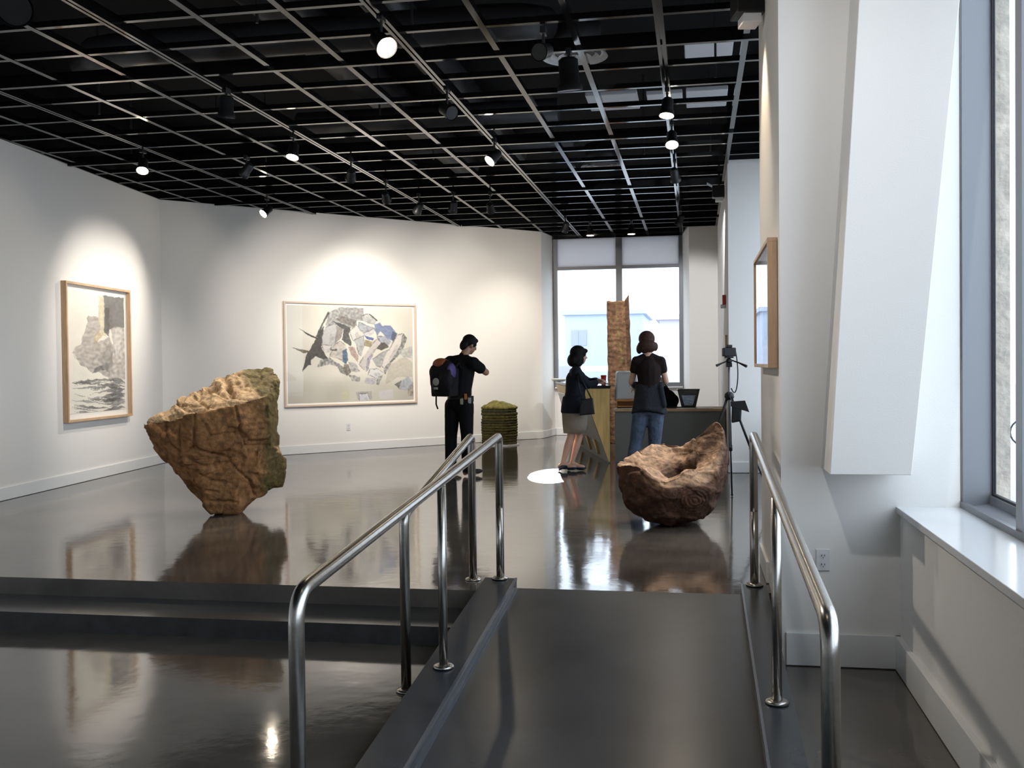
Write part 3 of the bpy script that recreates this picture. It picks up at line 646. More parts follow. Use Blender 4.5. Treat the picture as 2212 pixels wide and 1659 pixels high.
TP1 = [cr((470, 480), (560, 505), (720, 490)), cr((600, 380), (650, 430), (760, 475)), cr((865, 235), (900, 300), (950, 400)), cr((960, 190), (1050, 270), (1180, 375)), cr((380, 560), (500, 545), (600, 528)), cr((700, 300), (800, 340), (900, 395)), cr((560, 370), (470, 470)), cr((660, 300), (640, 400), (720, 470)), cr((1040, 330), (1090, 350))]
ST1 = [cr((540, 935+k*20), (890, 925+k*22)) for k in range(4)]+[cr((1060, 560+k*50), (1240, 540+k*52)) for k in range(6)]
bmv = boulder.data; ca = bmv.color_attributes.new('Col', 'FLOAT_COLOR', 'POINT')
nor = [Vector(v.normal) for v in bmv.vertices]
for v, n in zip(bmv.vertices, nor):
    p = v.co.copy(); d = .016*fbm(p, 3.2)+.008*abs(fbm(p, 9, 5))+plates(p, 4.2, .030)
    ap = (p.x/(1+p.y/9.84), p.z+p.y*(1.41-p.z)/9.84)
    cracked = 0
    if n.y < .2:
        for c in CR1:
            for a, b in zip(c[:-1], c[1:]):
                q = segdist(ap, a, b)+.004*n3(p, 20)
                if q < .016: d -= .028*(1-q/.016); cracked = max(cracked, 1-q/.016)
        for c in ST1:
            q = segdist(ap, c[0], c[1])
            if q < .011: d -= .014*(1-q/.011)
    if n.z > .3:
        for ci, c in enumerate(TP1):
            for a, b in zip(c[:-1], c[1:]):
                q = segdist(ap, a, b)+.006*n3(p, 16); w_ = .040 if ci == 2 else .020
                if q < w_: d -= (.055 if ci == 2 else .030)*(1-q/w_)
        d += .016*(noise.cell(Vector((ap[0]*9+ap[1]*5, ap[1]*13, 1)))-.5)
    if n.z > .35:   # split top: long steps running back
        d += .009*math.copysign(1, math.sin(ap[0]*9+ap[1]*16+5*n3(p, 1.7)))+.006*math.sin(ap[0]*60-ap[1]*50+6*n3(p, 4))*max(0, n3(p, 2.5, 6)+.3)
    v.co = p+n*d
    mo = max(0, min(1, (ap[0]-cr((1150, 0))[0][0]-(.07*n3(p, 6)))*9))*(1 if n.x > -.1 or ap[0] > .4 else .3)
    mo = max(mo, max(0, min(1, (.22-p.z+.1*n3(p, 7))*3))*(.7 if n.x < -.2 else .1))
    if n.z > .3: mo = max(mo*.4, max(0, min(1, (ap[0]-cr((960+(1450-960)*0, 0))[0][0]-max(0, (1.37-ap[1]))*.75+.05*n3(p, 6))*9)))
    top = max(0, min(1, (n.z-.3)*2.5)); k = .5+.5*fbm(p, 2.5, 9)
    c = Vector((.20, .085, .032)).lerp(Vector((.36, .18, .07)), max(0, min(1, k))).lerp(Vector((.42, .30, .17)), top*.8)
    c = c.lerp(Vector((.060, .055, .014)), mo*.8)
    ca.data[v.index].color = (c.x, c.y, c.z, 1)
boulder.location = (-4.51, 9.16, -.012); boulder.rotation_euler = (0, 0, face_at(-4.51, 9.16))
tag(boulder, 'tall brown boulder-like sculpture tapering to its foot, mossy right side, beside the left wall', 'sculpture')

# ---- bowl-shaped rock with a tall fin on the right
def P2(cx, cy, y):
    xa = (cx-889)/5.927/247; za = (1494-cy)/5.927/247
    return (xa*(1+y/8.9), y, za-y*(1.41-za)/8.9)
rim = [(150, 720, 0), (300, 715, -.15), (480, 660, -.25), (620, 820, -.33), (760, 920, -.37), (930, 850, -.34), (1060, 745, -.28), (1180, 720, -.22), (1250, 785, -.2), (1390, 690, -.14), (1500, 520, -.06), (1580, 290, .02), (1495, 95, .08), (1330, 195, .12), (1200, 358, .16), (1105, 470, .22), (1000, 432, .3), (830, 405, .32), (640, 425, .27), (430, 545, .15)]
mid = [(188, 950, 0), (235, 1000, -.2), (450, 1050, -.34), (600, 1080, -.42), (760, 1100, -.47), (950, 1090, -.47), (1100, 1050, -.44), (1250, 1030, -.40), (1400, 990, -.33), (1520, 900, -.24), (1610, 740, -.12), (1665, 560, .0), (1668, 540, .12), (1600, 700, .27), (1450, 780, .36), (1250, 800, .42), (1050, 820, .44), (830, 820, .44), (600, 820, .37), (350, 880, .2)]
low = [(240, 1130, 0), (290, 1335, -.12), (420, 1368, -.2), (560, 1398, -.25), (700, 1425, -.28), (860, 1478, -.26), (1000, 1484, -.24), (1150, 1465, -.22), (1290, 1420, -.17), (1400, 1330, -.12), (1490, 1210, -.04), (1565, 1090, .05), (1580, 1050, .15), (1500, 1150, .25), (1380, 1250, .3), (1200, 1350, .32), (1050, 1380, .32), (850, 1350, .32), (600, 1300, .28), (380, 1230, .15)]
hc = Vector(P2(1070, 640, .0)); sc_ = Vector(P2(800, 640, 0))
rings = [[Vector(P2(*p)) for p in low], [Vector(P2(*p)) for p in mid], [Vector(P2(*p)) for p in rim]]
inn = []
for i, p in enumerate(rings[2]):
    if 9 <= i <= 15: q = p.lerp(Vector(P2(1190, 700, .02)), .55)+Vector((-.02, 0, -.02))
    else: q = p.lerp(sc_.lerp(hc, .35), .38)+Vector((0, 0, -.035))
    inn.append(q)
inn2 = [p.lerp(hc, .5)+Vector((0, 0, -.05)) for p in inn]; inn3 = [p.lerp(hc, .45)+Vector((0, 0, -.32)) for p in inn2]
allr = rings+[inn, inn2, inn3]; mb = MB(); n = 20; vs = [v for r in allr for v in r]
bc = Vector(P2(880, 1490, 0)); tcn = hc+Vector((0, 0, -.48)); vs += [bc, tcn]; k = len(allr)*n
fs = [(r*n+i, r*n+(i+1) % n, (r+1)*n+(i+1) % n, (r+1)*n+i) for r in range(len(allr)-1) for i in range(n)]
fs += [(k, (i+1) % n, i) for i in range(n)]+[(k+1, (len(allr)-1)*n+i, (len(allr)-1)*n+(i+1) % n) for i in range(n)]
rk = mb.add(vs, fs).build('rock_bowl', ROCK)
for e in rk.data.edges: pass
cre = rk.data.attributes.new('crease_edge', 'FLOAT', 'EDGE')
for e in rk.data.edges:
    a, b = e.vertices
    if 2*n <= a < 3*n and 2*n <= b < 3*n: cre.data[e.index].value = 1.0
    elif a < n and b < n: cre.data[e.index].value = .3
bake(rk, [('SUBSURF', dict(levels=5, render_levels=5, subdivision_type='CATMULL_CLARK'))])
me = rk.data; ca = me.color_attributes.new('Col', 'FLOAT_COLOR', 'POINT'); nor = [Vector(v.normal) for v in me.vertices]
ec = (cr and ((1190-889)/5.927/247, (1494-1150)/5.927/247))
for v, nn in zip(me.vertices, nor):
    p = v.co.copy(); d = .014*fbm(p, 3.5, 4)+.008*abs(fbm(p, 11, 8))+plates(p, 5.0, .022); ap = (p.x/(1+p.y/8.9), p.z+p.y*(1.41-p.z)/8.9)
    if nn.y < .1:
        r_ = math.hypot(ap[0]-ec[0], (ap[1]-ec[1])*1.15)
        if r_ < .2: d += .007*math.sin(r_*190)*(1-r_/.2)
    if nn.z > .35: d += .006*math.sin(ap[1]*60+ap[0]*22+6*n3(p, 3))*(.5+n3(p, 5, 3))
    v.co = p+nn*d
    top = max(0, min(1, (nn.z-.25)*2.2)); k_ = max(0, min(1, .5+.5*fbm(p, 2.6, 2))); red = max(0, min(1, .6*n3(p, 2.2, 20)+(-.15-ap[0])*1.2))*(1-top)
    c = Vector((.045, .02, .013)).lerp(Vector((.10, .048, .028)), k_).lerp(Vector((.46, .29, .18)), top*.9).lerp(Vector((.16, .02, .012)), red*.7)  # shade put into the dark body colour; upward faces painted lighter
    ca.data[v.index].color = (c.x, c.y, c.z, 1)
zb = min(v.co.z for v in me.vertices)
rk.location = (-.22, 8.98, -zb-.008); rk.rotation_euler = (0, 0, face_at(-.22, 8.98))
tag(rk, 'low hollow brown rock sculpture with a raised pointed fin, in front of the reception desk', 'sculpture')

# ---- stack of mossy slabs near the back corner
st = empty('slab_stack', 'waist-high triangular stack of dark layered slabs with a mossy top near the back corner', 'sculpture', (-3.40, 17.55, 0), face_at(-3.4, 17.55))
LAY = colmat('dark_layered_bark', .95, .8, 40, .02)
def layer(z0, z1, s_, seed, colf, name):
    rs = random.Random(seed); pts = []
    tri = [(-.315, -.10), (.12, -.26), (.325, -.06), (.30, .16), (-.05, .30), (-.27, .12)]
    N = 60
    for i in range(N):
        f = i/N*len(tri); a = Vector(tri[int(f) % len(tri)]); b = Vector(tri[(int(f)+1) % len(tri)]); q = a.lerp(b, f % 1)
        q = q*(s_*(1+.035*noise.noise(Vector((q.x*14, q.y*14, seed*2.3))))) ; pts.append(q+Vector((rs.uniform(-.003, .003), 0)))
    mb_ = MB(); R_ = [(.985, z0), (1.0, z0+(z1-z0)*.25), (1.01, z0+(z1-z0)*.7), (.98, z1)]
    vs = [(p.x*k_, p.y*k_, z+.004*noise.noise(Vector((p.x*9, p.y*9, seed)))) for k_, z in R_ for p in pts]
    fs = [(r*N+i, r*N+(i+1) % N, (r+1)*N+(i+1) % N, (r+1)*N+i) for r in range(3) for i in range(N)]+[tuple(range(N))[::-1], tuple(range(3*N, 4*N))]
    o = mb_.add(vs, fs).build(name, LAY, st, True); ca = o.data.color_attributes.new('Col', 'FLOAT_COLOR', 'POINT')
    for v in o.data.vertices: c = colf(v.co); ca.data[v.index].color = (*c, 1)
MB().prism([(-.34, -.14), (.13, -.30), (.35, -.08), (.32, .18), (-.05, .33), (-.30, .14)], 0, .02).build('base_plate', SILL, st)
rs = random.Random(3); z = .02
for i in range(13):
    h = rs.uniform(.04, .056); g = rs.random()
    layer(z, z+h*.93, rs.uniform(.955, 1.0), i, lambda c, g=g: (.045+.035*g, .040+.028*g, .018), 'slab'); z += h
zt = z; vs = []; N = 24; Rn = 10
cap_ = MB(); tri = [(-.315, -.095), (.115, -.262), (.33, -.06), (.295, .16), (-.05, .30), (-.275, .115)]
for r in range(Rn+1):
    k_ = 1-r/Rn
    for i in range(N):
        f = i/N*6; q = Vector(tri[int(f) % 6]).lerp(Vector(tri[(int(f)+1) % 6]), f % 1)*k_+Vector((-.07, .03))*(1-k_)
        vs.append((q.x, q.y, zt+.035+.125*(1-k_)**.8+.022*noise.noise(Vector((q.x*16, q.y*16, 2)))))
base_ = [(v[0]*.97, v[1]*.97, zt) for v in vs[:N]]
k0 = len(vs); vs += base_
fs = [(r*N+i, r*N+(i+1) % N, (r+1)*N+(i+1) % N, (r+1)*N+i) for r in range(Rn) for i in range(N)]+[(k0+i, k0+(i+1) % N, (i+1) % N, i) for i in range(N)]+[tuple(range(k0, k0+N))[::-1]]
o = cap_.add(vs, fs).build('mossy_cap', LAY, st, True); ca = o.data.color_attributes.new('Col', 'FLOAT_COLOR', 'POINT')
for v in o.data.vertices:
    k_ = max(0, min(1, .5+n3(v.co, 12))); ca.data[v.index].color = (.13+.10*k_, .12+.08*k_, .03+.03*k_, 1)

# ---- tall brown slab in front of the far window
def slab():
    nx, nz = 34, 150; th = .16; vs = []; cols = []
    def edge(t):  # x left/right at height t (0..1)
        L_ = -.20+.012*noise.noise(Vector((0, t*16, 1)))+.02*(1-t); R_ = .19+.15*(1-t)**1.1*.55+.010*noise.noise(Vector((5, t*18, 1))); return L_, R_
    for side in (0, 1):
        for j in range(nz+1):
            t = j/nz; L_, R_ = edge(t)
            for i in range(nx+1):
                u = i/nx; zt_ = 2.50+(.03*noise.noise(Vector((u*5, 0, 3))))+.13*(max(0, (u-.8)/.2)**.7)
                x = L_+(R_-L_)*u; z_ = t*zt_; e = min(u, 1-u)*2
                dd = .02*fbm((x, 0, z_), 5, side*9)+.006*math.sin(z_*70+x*14+9*n3((x, 0, z_), 3))*(.5+n3((x, 0, z_), 6, 2))+.006*n3((x*.3, 0, z_), 30)-.04*(1-min(1, e*4))**2
                y = (-th/2-dd) if side == 0 else (th/2+dd*.5)
                if side == 0 and u > .72: y += (u-.72)*.35
                vs.append((x, y, z_)); s_ = u-(.42+.42*(1-t)); s_ += .06*n3((x, 0, z_), 3, 5); g = math.exp(-(s_/.05)**2)*max(0, min(1, n3((x, 0, z_*1.3), 9)*2.2+.35))
                c = Vector((.24, .13, .07)).lerp(Vector((.15, .08, .045)), max(0, min(1, .5+n3((x, 1, z_), 7)))).lerp(Vector((.24, .22, .06)), min(1, g*.8))
                if u > .8: c = c*.6
                cols.append(c)
    W_ = nx+1; S_ = W_*(nz+1); fs = []
    for j in range(nz):
        for i in range(nx):
            a = j*W_+i; fs += [(a, a+1, a+1+W_, a+W_), (S_+a, S_+a+W_, S_+a+1+W_, S_+a+1)]
        for i in (0, nx): a = j*W_+i; fs.append((a, a+W_, S_+a+W_, S_+a))
    for i in range(nx): fs += [(i, i+1, S_+i+1, S_+i), (nz*W_+i, nz*W_+i+1, S_+nz*W_+i+1, S_+nz*W_+i)]
    o = MB().add(vs, fs).build('bark_slab', ROCK, None, True); ca = o.data.color_attributes.new('Col', 'FLOAT_COLOR', 'POINT')
    for k_, c in enumerate(cols): ca.data[k_].color = (*c, 1)
    return o
sl = slab(); sl.location = (-1.33, 18.0, .0); sl.rotation_euler = (0, 0, face_at(-1.33, 18))
tag(sl, 'tall upright brown bark-like slab with a yellow-green streak in front of the far window', 'sculpture')

# ------------------------------------------------------------------ reception desk
YW = mat('yellow_varnished_plywood', (.56, .40, .15), .4, noise_amt=.18, nscale=3, stretch=(6, 6, 1))
GREYM = mat('grey_panel', (.16, .165, .16), .38, .4)
PALEM = mat('pale_metal_panel', (.42, .43, .44), .35, .5)
DESKF = mat('grey_green_laminate', (.15, .16, .145), .5)
OAK = mat('oak_edge', (.48, .30, .16), .45, noise_amt=.15, nscale=4)
TOPB = mat('black_countertop', (.02, .02, .022), .2, spec=.6)
ct = empty('reception_counter', 'high reception counter with black top, slanted grey side and yellow wooden triangle end', 'counter')
n0, n1 = (-1.60, 14.4), (-1.19, 14.4); f0, f1 = (-2.50, 18.4), (-2.06, 18.4); b0, b1 = (-1.205, 14.42), (-2.20, 18.35)
MB().hexa([(n0[0], n0[1], 1.055), (n1[0], n1[1], 1.055), (f1[0], f1[1], 1.055), (f0[0], f0[1], 1.055)], [(n0[0]-.02, n0[1]-.02, 1.10), (n1[0]+.02, n1[1]-.02, 1.10), (f1[0]+.02, f1[1], 1.10), (f0[0]-.02, f0[1], 1.10)]).build('countertop', TOPB, ct, bevel=.004)
MB().hexa([(n0[0]+.02, 14.41, 1.055), (n1[0]-.01, 14.41, 1.055), (b0[0]+.005, 14.41, .02), (b0[0]-.012, 14.41, .02)], [(n0[0]+.02, 14.45, 1.055), (n1[0]-.01, 14.45, 1.055), (b0[0]+.005, 14.45, .02), (b0[0]-.012, 14.45, .02)]).build('end_triangle', YW, ct)
def side(t, h, off=0):  # t along, h 0..1 up the slanted side
    top_ = Vector((n0[0]+.02, 14.45, 1.055)).lerp(Vector((f0[0], 18.4, 1.055)), t); bot = Vector((b0[0]-.01, 14.45, 0)).lerp(Vector((b1[0], 18.35, 0)), t)
    return bot.lerp(top_, h)+Vector((-off, 0, 0))
def sp(name, m, t0, t1, h0a, h0b, h1, off):
    a = [side(t0, h0a, off), side(t1, h0b, off), side(t1, h1, off), side(t0, h1, off)]; b = [p+Vector((.02+off*.5, 0, 0)) for p in a]
    return MB().hexa(a, b).build(name, m, ct)
sp('side_panel', GREYM, .0, .52, .26, .26, .84, .012); sp('side_panel', PALEM, .53, 1, .26, .26, .84, .012)
sp('upper_band', YW, .0, 1, .85, .85, .99, .006); sp('lower_panel', DESKF, .0, 1, .0, .0, .26, 0)
for t0 in (.14, .34, .58): 
    a = [side(t0, .27, .03), side(t0+.07, .27, .03), side(t0+.036, .06, .03)]; b = [p+Vector((.035, 0, 0)) for p in a]
    MB().add(a+b, [(0, 1, 2), (5, 4, 3), (0, 3, 4, 1), (1, 4, 5, 2), (2, 5, 3, 0)]).build('wooden_fin', YW, ct)
MB().hexa([(n1[0]-.03, 14.46, 0), (n1[0]-.01, 14.46, 0), (f1[0], 18.35, 0), (f1[0]-.02, 18.35, 0)], [(n1[0]-.03, 14.46, 1.055), (n1[0]-.01, 14.46, 1.055), (f1[0], 18.35, 1.055), (f1[0]-.02, 18.35, 1.055)]).build('inner_panel', DESKF, ct)
dk = empty('reception_desk', 'low grey-green reception desk with an oak-edged top behind the two women', 'desk')
MB().box(-1.14, .41, 14.60, 14.64, .0, .72).box(-1.14, -1.10, 14.64, 15.35, 0, .72).box(.37, .41, 14.64, 15.35, 0, .72).build('front_panel', DESKF, dk)
MB().box(-1.16, .41, 14.56, 15.40, .722, .757).build('desktop', OAK, dk, bevel=.003)
PAP = mat('white_paper', (.85, .84, .82), .7)
def paper(x, y, w_, d_, rz, label, h=.004, m=PAP, name='paper_sheet', cat='paper'):
    o = MB().box(-w_/2, w_/2, -d_/2, d_/2, 0, h).build(name, m); o.location = (x, y, .758); o.rotation_euler = (0, 0, rz); return tag(o, label, cat, 'papers on the reception desk' if name == 'paper_sheet' else None)
paper(-1.0, 14.78, .26, .2, .05, 'white sheet at the left end of the low desk under the wooden trays')
paper(-.72, 14.74, .28, .2, -.1, 'white sheet beside the first one, left of the standing woman')
paper(-.14, 14.72, .26, .2, .05, 'white sheet right of the standing woman, below the black tub')
paper(.14, 14.70, .22, .18, -.05, 'white sheet at the right part of the low desk')
paper(.27, 14.95, .2, .2, .2, 'small pinkish sheet at the right end of the low desk', m=mat('pink_paper', (.75, .60, .52), .7))
tr_ = empty('wooden_tray', 'orange-brown two-tier wooden letter tray left of the standing woman', 'tray', (-.93, 14.95, .758))
OR = mat('orange_wood', (.50, .22, .06), .4)
MB().box(-.2, .2, -.14, .14, .02, .035).box(-.2, .2, .13, .14, .0, .10).box(-.2, -.19, -.14, .14, 0, .10).box(.19, .2, -.14, .14, 0, .10).build('lower_tier', OR, tr_)
MB().box(-.21, .21, -.15, .15, .10, .13).build('upper_tier', OR, tr_, bevel=.003)
# computer monitor seen from behind/side
MON = mat('grey_plastic', (.58, .59, .58), .5)
mo_ = empty('computer_monitor', 'bulky grey computer monitor turned away, on the desk beside the red cup', 'monitor', (-1.0, 15.28, .758), .12)
MB().hexa([(-.19, -.16, .08), (.12, -.16, .08), (.17, .18, .08), (-.19, .18, .08)], [(-.17, -.10, .52), (.10, -.10, .52), (.15, .18, .54), (-.17, .18, .54)]).build('casing', MON, mo_, bevel=.03)
MB().lathe([(.13, 0), (.13, .02), (.05, .04), (.05, .11)]).build('stand', MON, mo_, True)
tb = empty('storage_tub', 'black tapered tub holding crinkled pale blue plastic, on the low desk', 'tub', (-.10, 15.05, .758))
MB().add([(a*w_, b*d_, z_) for w_, d_, z_ in ((.10, .10, 0), (.16, .14, .26), (.17, .15, .265), (.155, .135, .265), (.09, .09, .015)) for a, b in ((-1, -1), (1, -1), (1, 1), (-1, 1))],
         [(0, 3, 2, 1)]+[(r*4+i, r*4+(i+1) % 4, (r+1)*4+(i+1) % 4, (r+1)*4+i) for r in range(4) for i in range(4)]+[(16, 17, 18, 19)]).build('tub_shell', TOPB, tb, bevel=.01)
cm = MB()
N = 22; vs = []
for j in range(N+1):
    for i in range(N+1):
        u, v = i/N, j/N; w_ = .06+.04*v; vs.append(((u*2-1)*w_, -.112-.045*v*.8-.014*abs(noise.noise(Vector((u*5, v*6, 2)))), .03+.15*v))
cm.add(vs, [(j*(N+1)+i, j*(N+1)+i+1, (j+1)*(N+1)+i+1, (j+1)*(N+1)+i) for j in range(N) for i in range(N)]).build('crinkled_plastic', mat('pale_blue_foil', (.42, .52, .68), .18, .3), tb)
tag(MB().prism([(-.40, 14.86), (-.24, 14.80), (-.20, 14.93), (-.36, 15.0)], .758, .775).build('dark_folder', BLACK), 'dark grey folder lying open on the low desk by the tub', 'folder')
cup = empty('paper_cup', 'small red paper cup with a white lid on the black counter top', 'cup', (-1.31, 14.75, 1.10))
MB().lathe([(.030, 0), (.040, .125)]).build('cup_body', RED, cup, True); MB().lathe([(.042, .125), (.042, .135), (.036, .142)]).build('lid', RED, cup, True)
fl = empty('small_ornament', 'tiny dark twiggy ornament on a white dish on the counter behind the leaning woman', 'ornament', (-1.55, 15.6, 1.10))
MB().lathe([(.05, 0), (.09, .015)]).build('dish', SILL, fl, True)
mb_ = MB()
for k_ in range(9): a = k_*.7; mb_.tube([(0, 0, .012), (.05*math.cos(a), .05*math.sin(a), .08+.01*(k_ % 3))], .003, 5)
mb_.ball((0, 0, .05), .02, 8).build('twigs', BLACK, fl)
tag(MB().lathe([(.0, .0), (.11, .005), (.14, .05), (.13, .055), (.10, .02), (.0, .015)], (-2.38, 17.9, 1.10), 28, caps=False).build('counter_glare', SILL, None, True), 'white dish shape standing in for the bright reflection on the far left end of the high counter', 'reflection')  # made-up white shape for the counter top's bright reflection

# ------------------------------------------------------------------ tripod with camera
tp = empty('camera_tripod', 'black camera tripod standing between the rock bowl and the far pillar', 'tripod', (.335, 10.5, 0), face_at(.335, 10.5))
ap_ = Vector((0, 0, 1.06))
for q, h_ in (((.42, -.10, 0), 1), ((-.40, -.05, 0), 1), ((.02, .42, 0), 1)):
    q = Vector(q); m_ = ap_.lerp(q, .5)
    MB().tube([ap_+Vector((q.x*.06, q.y*.06, -.02)), m_], .0125, 8).tube([m_, q+Vector((0, 0, .01))], .009, 8).tube([m_-(q-ap_)*.02, m_+(q-ap_)*.03], .018, 8).ball(q+Vector((0, 0, .014)), .014, 8).build('leg', BLACK, tp, True)
MB().tube([(0, 0, .55), (0, 0, 1.36)], .011, 10).build('centre_column', ALUD, tp, True)
MB().lathe([(.035, -.03), (.05, 0), (.045, .03), (.02, .05)], (0, 0, 1.06), 16).build('spider', BLACK, tp, True)
MB().box(-.03, .03, -.03, .03, 1.36, 1.40).ball((0, 0, 1.42), .032, 12).box(-.045, .045, -.03, .03, 1.45, 1.466).tube([(.02, 0, 1.43), (.10, -.05, 1.40), (.17, -.10, 1.365)], [.006, .008, .015], 8).tube([(-.02, 0, 1.42), (-.07, -.02, 1.40), (-.125, -.05, 1.375)], [.006, .008, .014], 8).build('pan_head', BLACK, tp)
cm_ = empty('camera', 'black camera mounted on the tripod head', 'camera', (.335, 10.5, 1.467), face_at(.335, 10.5)+.3)
MB().box(-.065, .065, -.035, .035, 0, .088).build('body', BLACK, cm_, bevel=.01)
MB().box(-.028, .028, -.03, .03, .088, .118).build('viewfinder_hump', BLACK, cm_, bevel=.008)
MB().tube([(0, .035, .042), (0, .10, .042)], .032, 16).build('lens', BLACK, cm_, True)
MB().tube(bez((.065, 0, .07), (.10, -.02, -.15), (.08, 0, -.30), 8)+bez((.08, 0, -.30), (.06, 0, -.42), (.02, 0, -.32), 8), .006, 6).build('strap', BLACK, cm_, True)
bg_ = empty('camera_bag', 'small black bag hanging under the tripod head', 'bag', (.395, 10.40, .80), face_at(.335, 10.5))
MB().hexa([(-.045, -.03, 0), (.05, -.03, .02), (.05, .03, .02), (-.045, .03, 0)], [(-.04, -.035, .20), (.06, -.035, .20), (.06, .035, .20), (-.04, .035, .20)]).build('pouch', BLACK, bg_, bevel=.015)
MB().hexa([(-.05, -.042, .17), (.13, -.042, .11), (.13, .042, .11), (-.05, .042, .17)], [(-.05, -.042, .215), (.09, -.042, .225), (.09, .042, .225), (-.05, .042, .215)]).tube([(-.03, 0, .2), (-.06, 0, .27)], .006, 6).build('flap', BLACK, bg_)

# ------------------------------------------------------------------ outside
STONE = mat('rough_stone_cladding', (.56, .49, .41), .95, noise_amt=.2, nscale=9, bump=1, bscale=14)
struct(MB().box(1.532, 1.612, 5.672, 7.25, -1, 5.2).build('wall_outside_stone', STONE))
PAV = mat('street_paving', (.42, .42, .42), .9, noise_amt=.1, nscale=1)
tag(MB().box(-60, 1.72, 20.6, 90, -.9, -.7).box(1.75, 60, -30, 90, -.9, -.7).build('street_ground', PAV), 'pale street paving outside the windows', 'pavement', kind='structure')
BL = mat('blue_grey_facade', (.42, .48, .58), .8); BL2 = mat('pinkish_facade', (.50, .47, .53), .8); BWN = mat('facade_window', (.30, .32, .36), .3)
def building(name, label, x0, x1, y0, y1, h, m, wins):
    b = empty(name, label, 'building', ((x0+x1)/2, (y0+y1)/2, -.7)); cx, cy = (x0+x1)/2, (y0+y1)/2
    MB().box(x0-cx, x1-cx, y0-cy, y1-cy, 0, h).box(x0-cx-.2, x1-cx+.2, y0-cy-.2, y1-cy+.2, h, h+.25).build('walls', m, b)
    for (wx, wz, ww, wh) in wins: MB().box(wx-cx-ww/2, wx-cx+ww/2, y0-cy-.06, y0-cy, wz, wz+wh).build('window', BWN, b)
    return b
building('office_block', 'pale blue-grey office block seen through the left far window pane', -7.6, -3.0, 60, 70, 5.0, BL, [(-7.0, 3.2, .4, .9), (-6.5, 3.2, .4, .9)]+[(-5.6+.85*k_, .4, .55, .9) for k_ in range(4)])
building('office_block', 'pinkish grey building low in the right far window pane', -1.7, 3.0, 50, 58, 4.2, BL2, [])
tag(MB().box(-5.1, -2.3, 46, 48, 1.05, 1.30).box(-5.0, -4.95, 46.2, 46.3, -.7, 1.05).box(-2.5, -2.45, 46.2, 46.3, -.7, 1.05).build('street_canopy', SILL), 'white street canopy across the left far window pane', 'canopy')
van = empty('parked_van', 'dark parked van low at the left edge of the far window', 'van', (-3.62, 27.5, -.7))
MB().add([(x, y, z) for y in (-1.9, 1.9) for x, z in ((-.85, .35), (.40, .35), (.40, 1.35), (.05, 2.05), (-.2, 2.25), (-.85, 2.25))], [(0, 1, 2, 3, 4, 5), (11, 10, 9, 8, 7, 6)]+[(i, (i+6), (i+1) % 6+6, (i+1) % 6) for i in range(6)]).build('body', mat('slate_paint', (.03, .035, .06), .35), van, bevel=.05)
for x in (-.7, .25):
    for y in (-1.2, 1.2): MB().tube([(x-.08, y, .34), (x+.08, y, .34)], .34, 16).build('wheel', BLACK, van, True)
bi = empty('bicycle', 'dark bicycle parked outside, seen through the right window strip', 'bicycle', (8.25, 26.0, -.7), 1.2)
def ring(c, r, n=20): return [Vector((c, r*math.cos(2*math.pi*i/n), .34+r*math.sin(2*math.pi*i/n))) for i in range(n+1)]
for yy in (-.52, .52): MB().tube([p+Vector((0, yy, 0)) for p in ring(0, .32)], .02, 6).build('wheel', BLACK, bi)
MB().tube([(0, -.52, .34), (0, -.15, .34), (0, .38, .80), (0, .52, .34)], .016, 6).tube([(0, -.15, .34), (0, -.30, .85)], .016, 6).tube([(0, -.27, .78), (0, .36, .80)], .016, 6).tube([(-.22, .30, 1.0), (.22, .30, 1.0)], .014, 6).tube([(0, .38, .8), (0, .32, 1.0)], .014, 6).box(-.06, .06, -.42, -.18, .86, .91).build('bike_frame', BLACK, bi)

# ------------------------------------------------------------------ people
SKIN = mat('light_skin', (.46, .27, .19), .55, noise_amt=.06); SKIND = mat('tan_skin', (.30, .16, .10), .55, noise_amt=.06)
def orient(f, up_=(0, 0, 1)):   # matrix whose y axis looks along f
    f = Vector(f).normalized(); r = f.cross(Vector(up_)).normalized(); u = r.cross(f); return Matrix((r, f, u)).transposed()
def head(mb, c, f, s=1.0, neck=None):
    R_ = orient(f); P = lambda x, y, z: Vector(c)+R_ @ (Vector((x, y, z))*s)
    mb.ball(P(0, -.012, .025), (.074*s, .092*s, .092*s), 16, R_)          # skull
    mb.ball(P(0, .018, -.035), (.060*s, .070*s, .080*s), 14, R_)           # face
    mb.ball(P(0, .052, -.085), (.028*s, .026*s, .022*s), 10, R_)           # chin
    mb.tube([P(0, .078, .022), P(0, .106, -.018), P(0, .088, -.028)], [.007*s, .014*s, .010*s], 8)   # nose
    mb.ball(P(0, .082, -.052), (.022*s, .009*s, .006*s), 8, R_); mb.ball(P(0, .079, -.063), (.020*s, .009*s, .006*s), 8, R_)   # lips
    mb.ball(P(.035, .066, -.012), (.018*s, .014*s, .016*s), 8, R_); mb.ball(P(-.035, .066, -.012), (.018*s, .014*s, .016*s), 8, R_)
    mb.ball(P(0, .078, .034), (.045*s, .012*s, .008*s), 8, R_)             # brow
    for q in (1, -1): mb.ball(P(.074*q, -.005, -.012), (.010*s, .018*s, .030*s), 8, R_)
    if neck: mb.cap(P(0, -.015, -.06), neck, .052*s, .058*s, 12)
    return P
EYEW = mat('eye_white', (.8, .8, .78), .2); IRIS = mat('dark_iris', (.02, .012, .008), .1); LIP = mat('lips', (.35, .10, .09), .45)
def eyes(P, parent):
    m = MB(); m2 = MB()
    for q in (1, -1): m.ball(P(.031*q, .076, .004), .0105, 10); m2.ball(P(.031*q, .0835, .004), .0050, 8)
    m.build('eyes', EYEW, parent, True); m2.build('pupils', IRIS, parent, True)
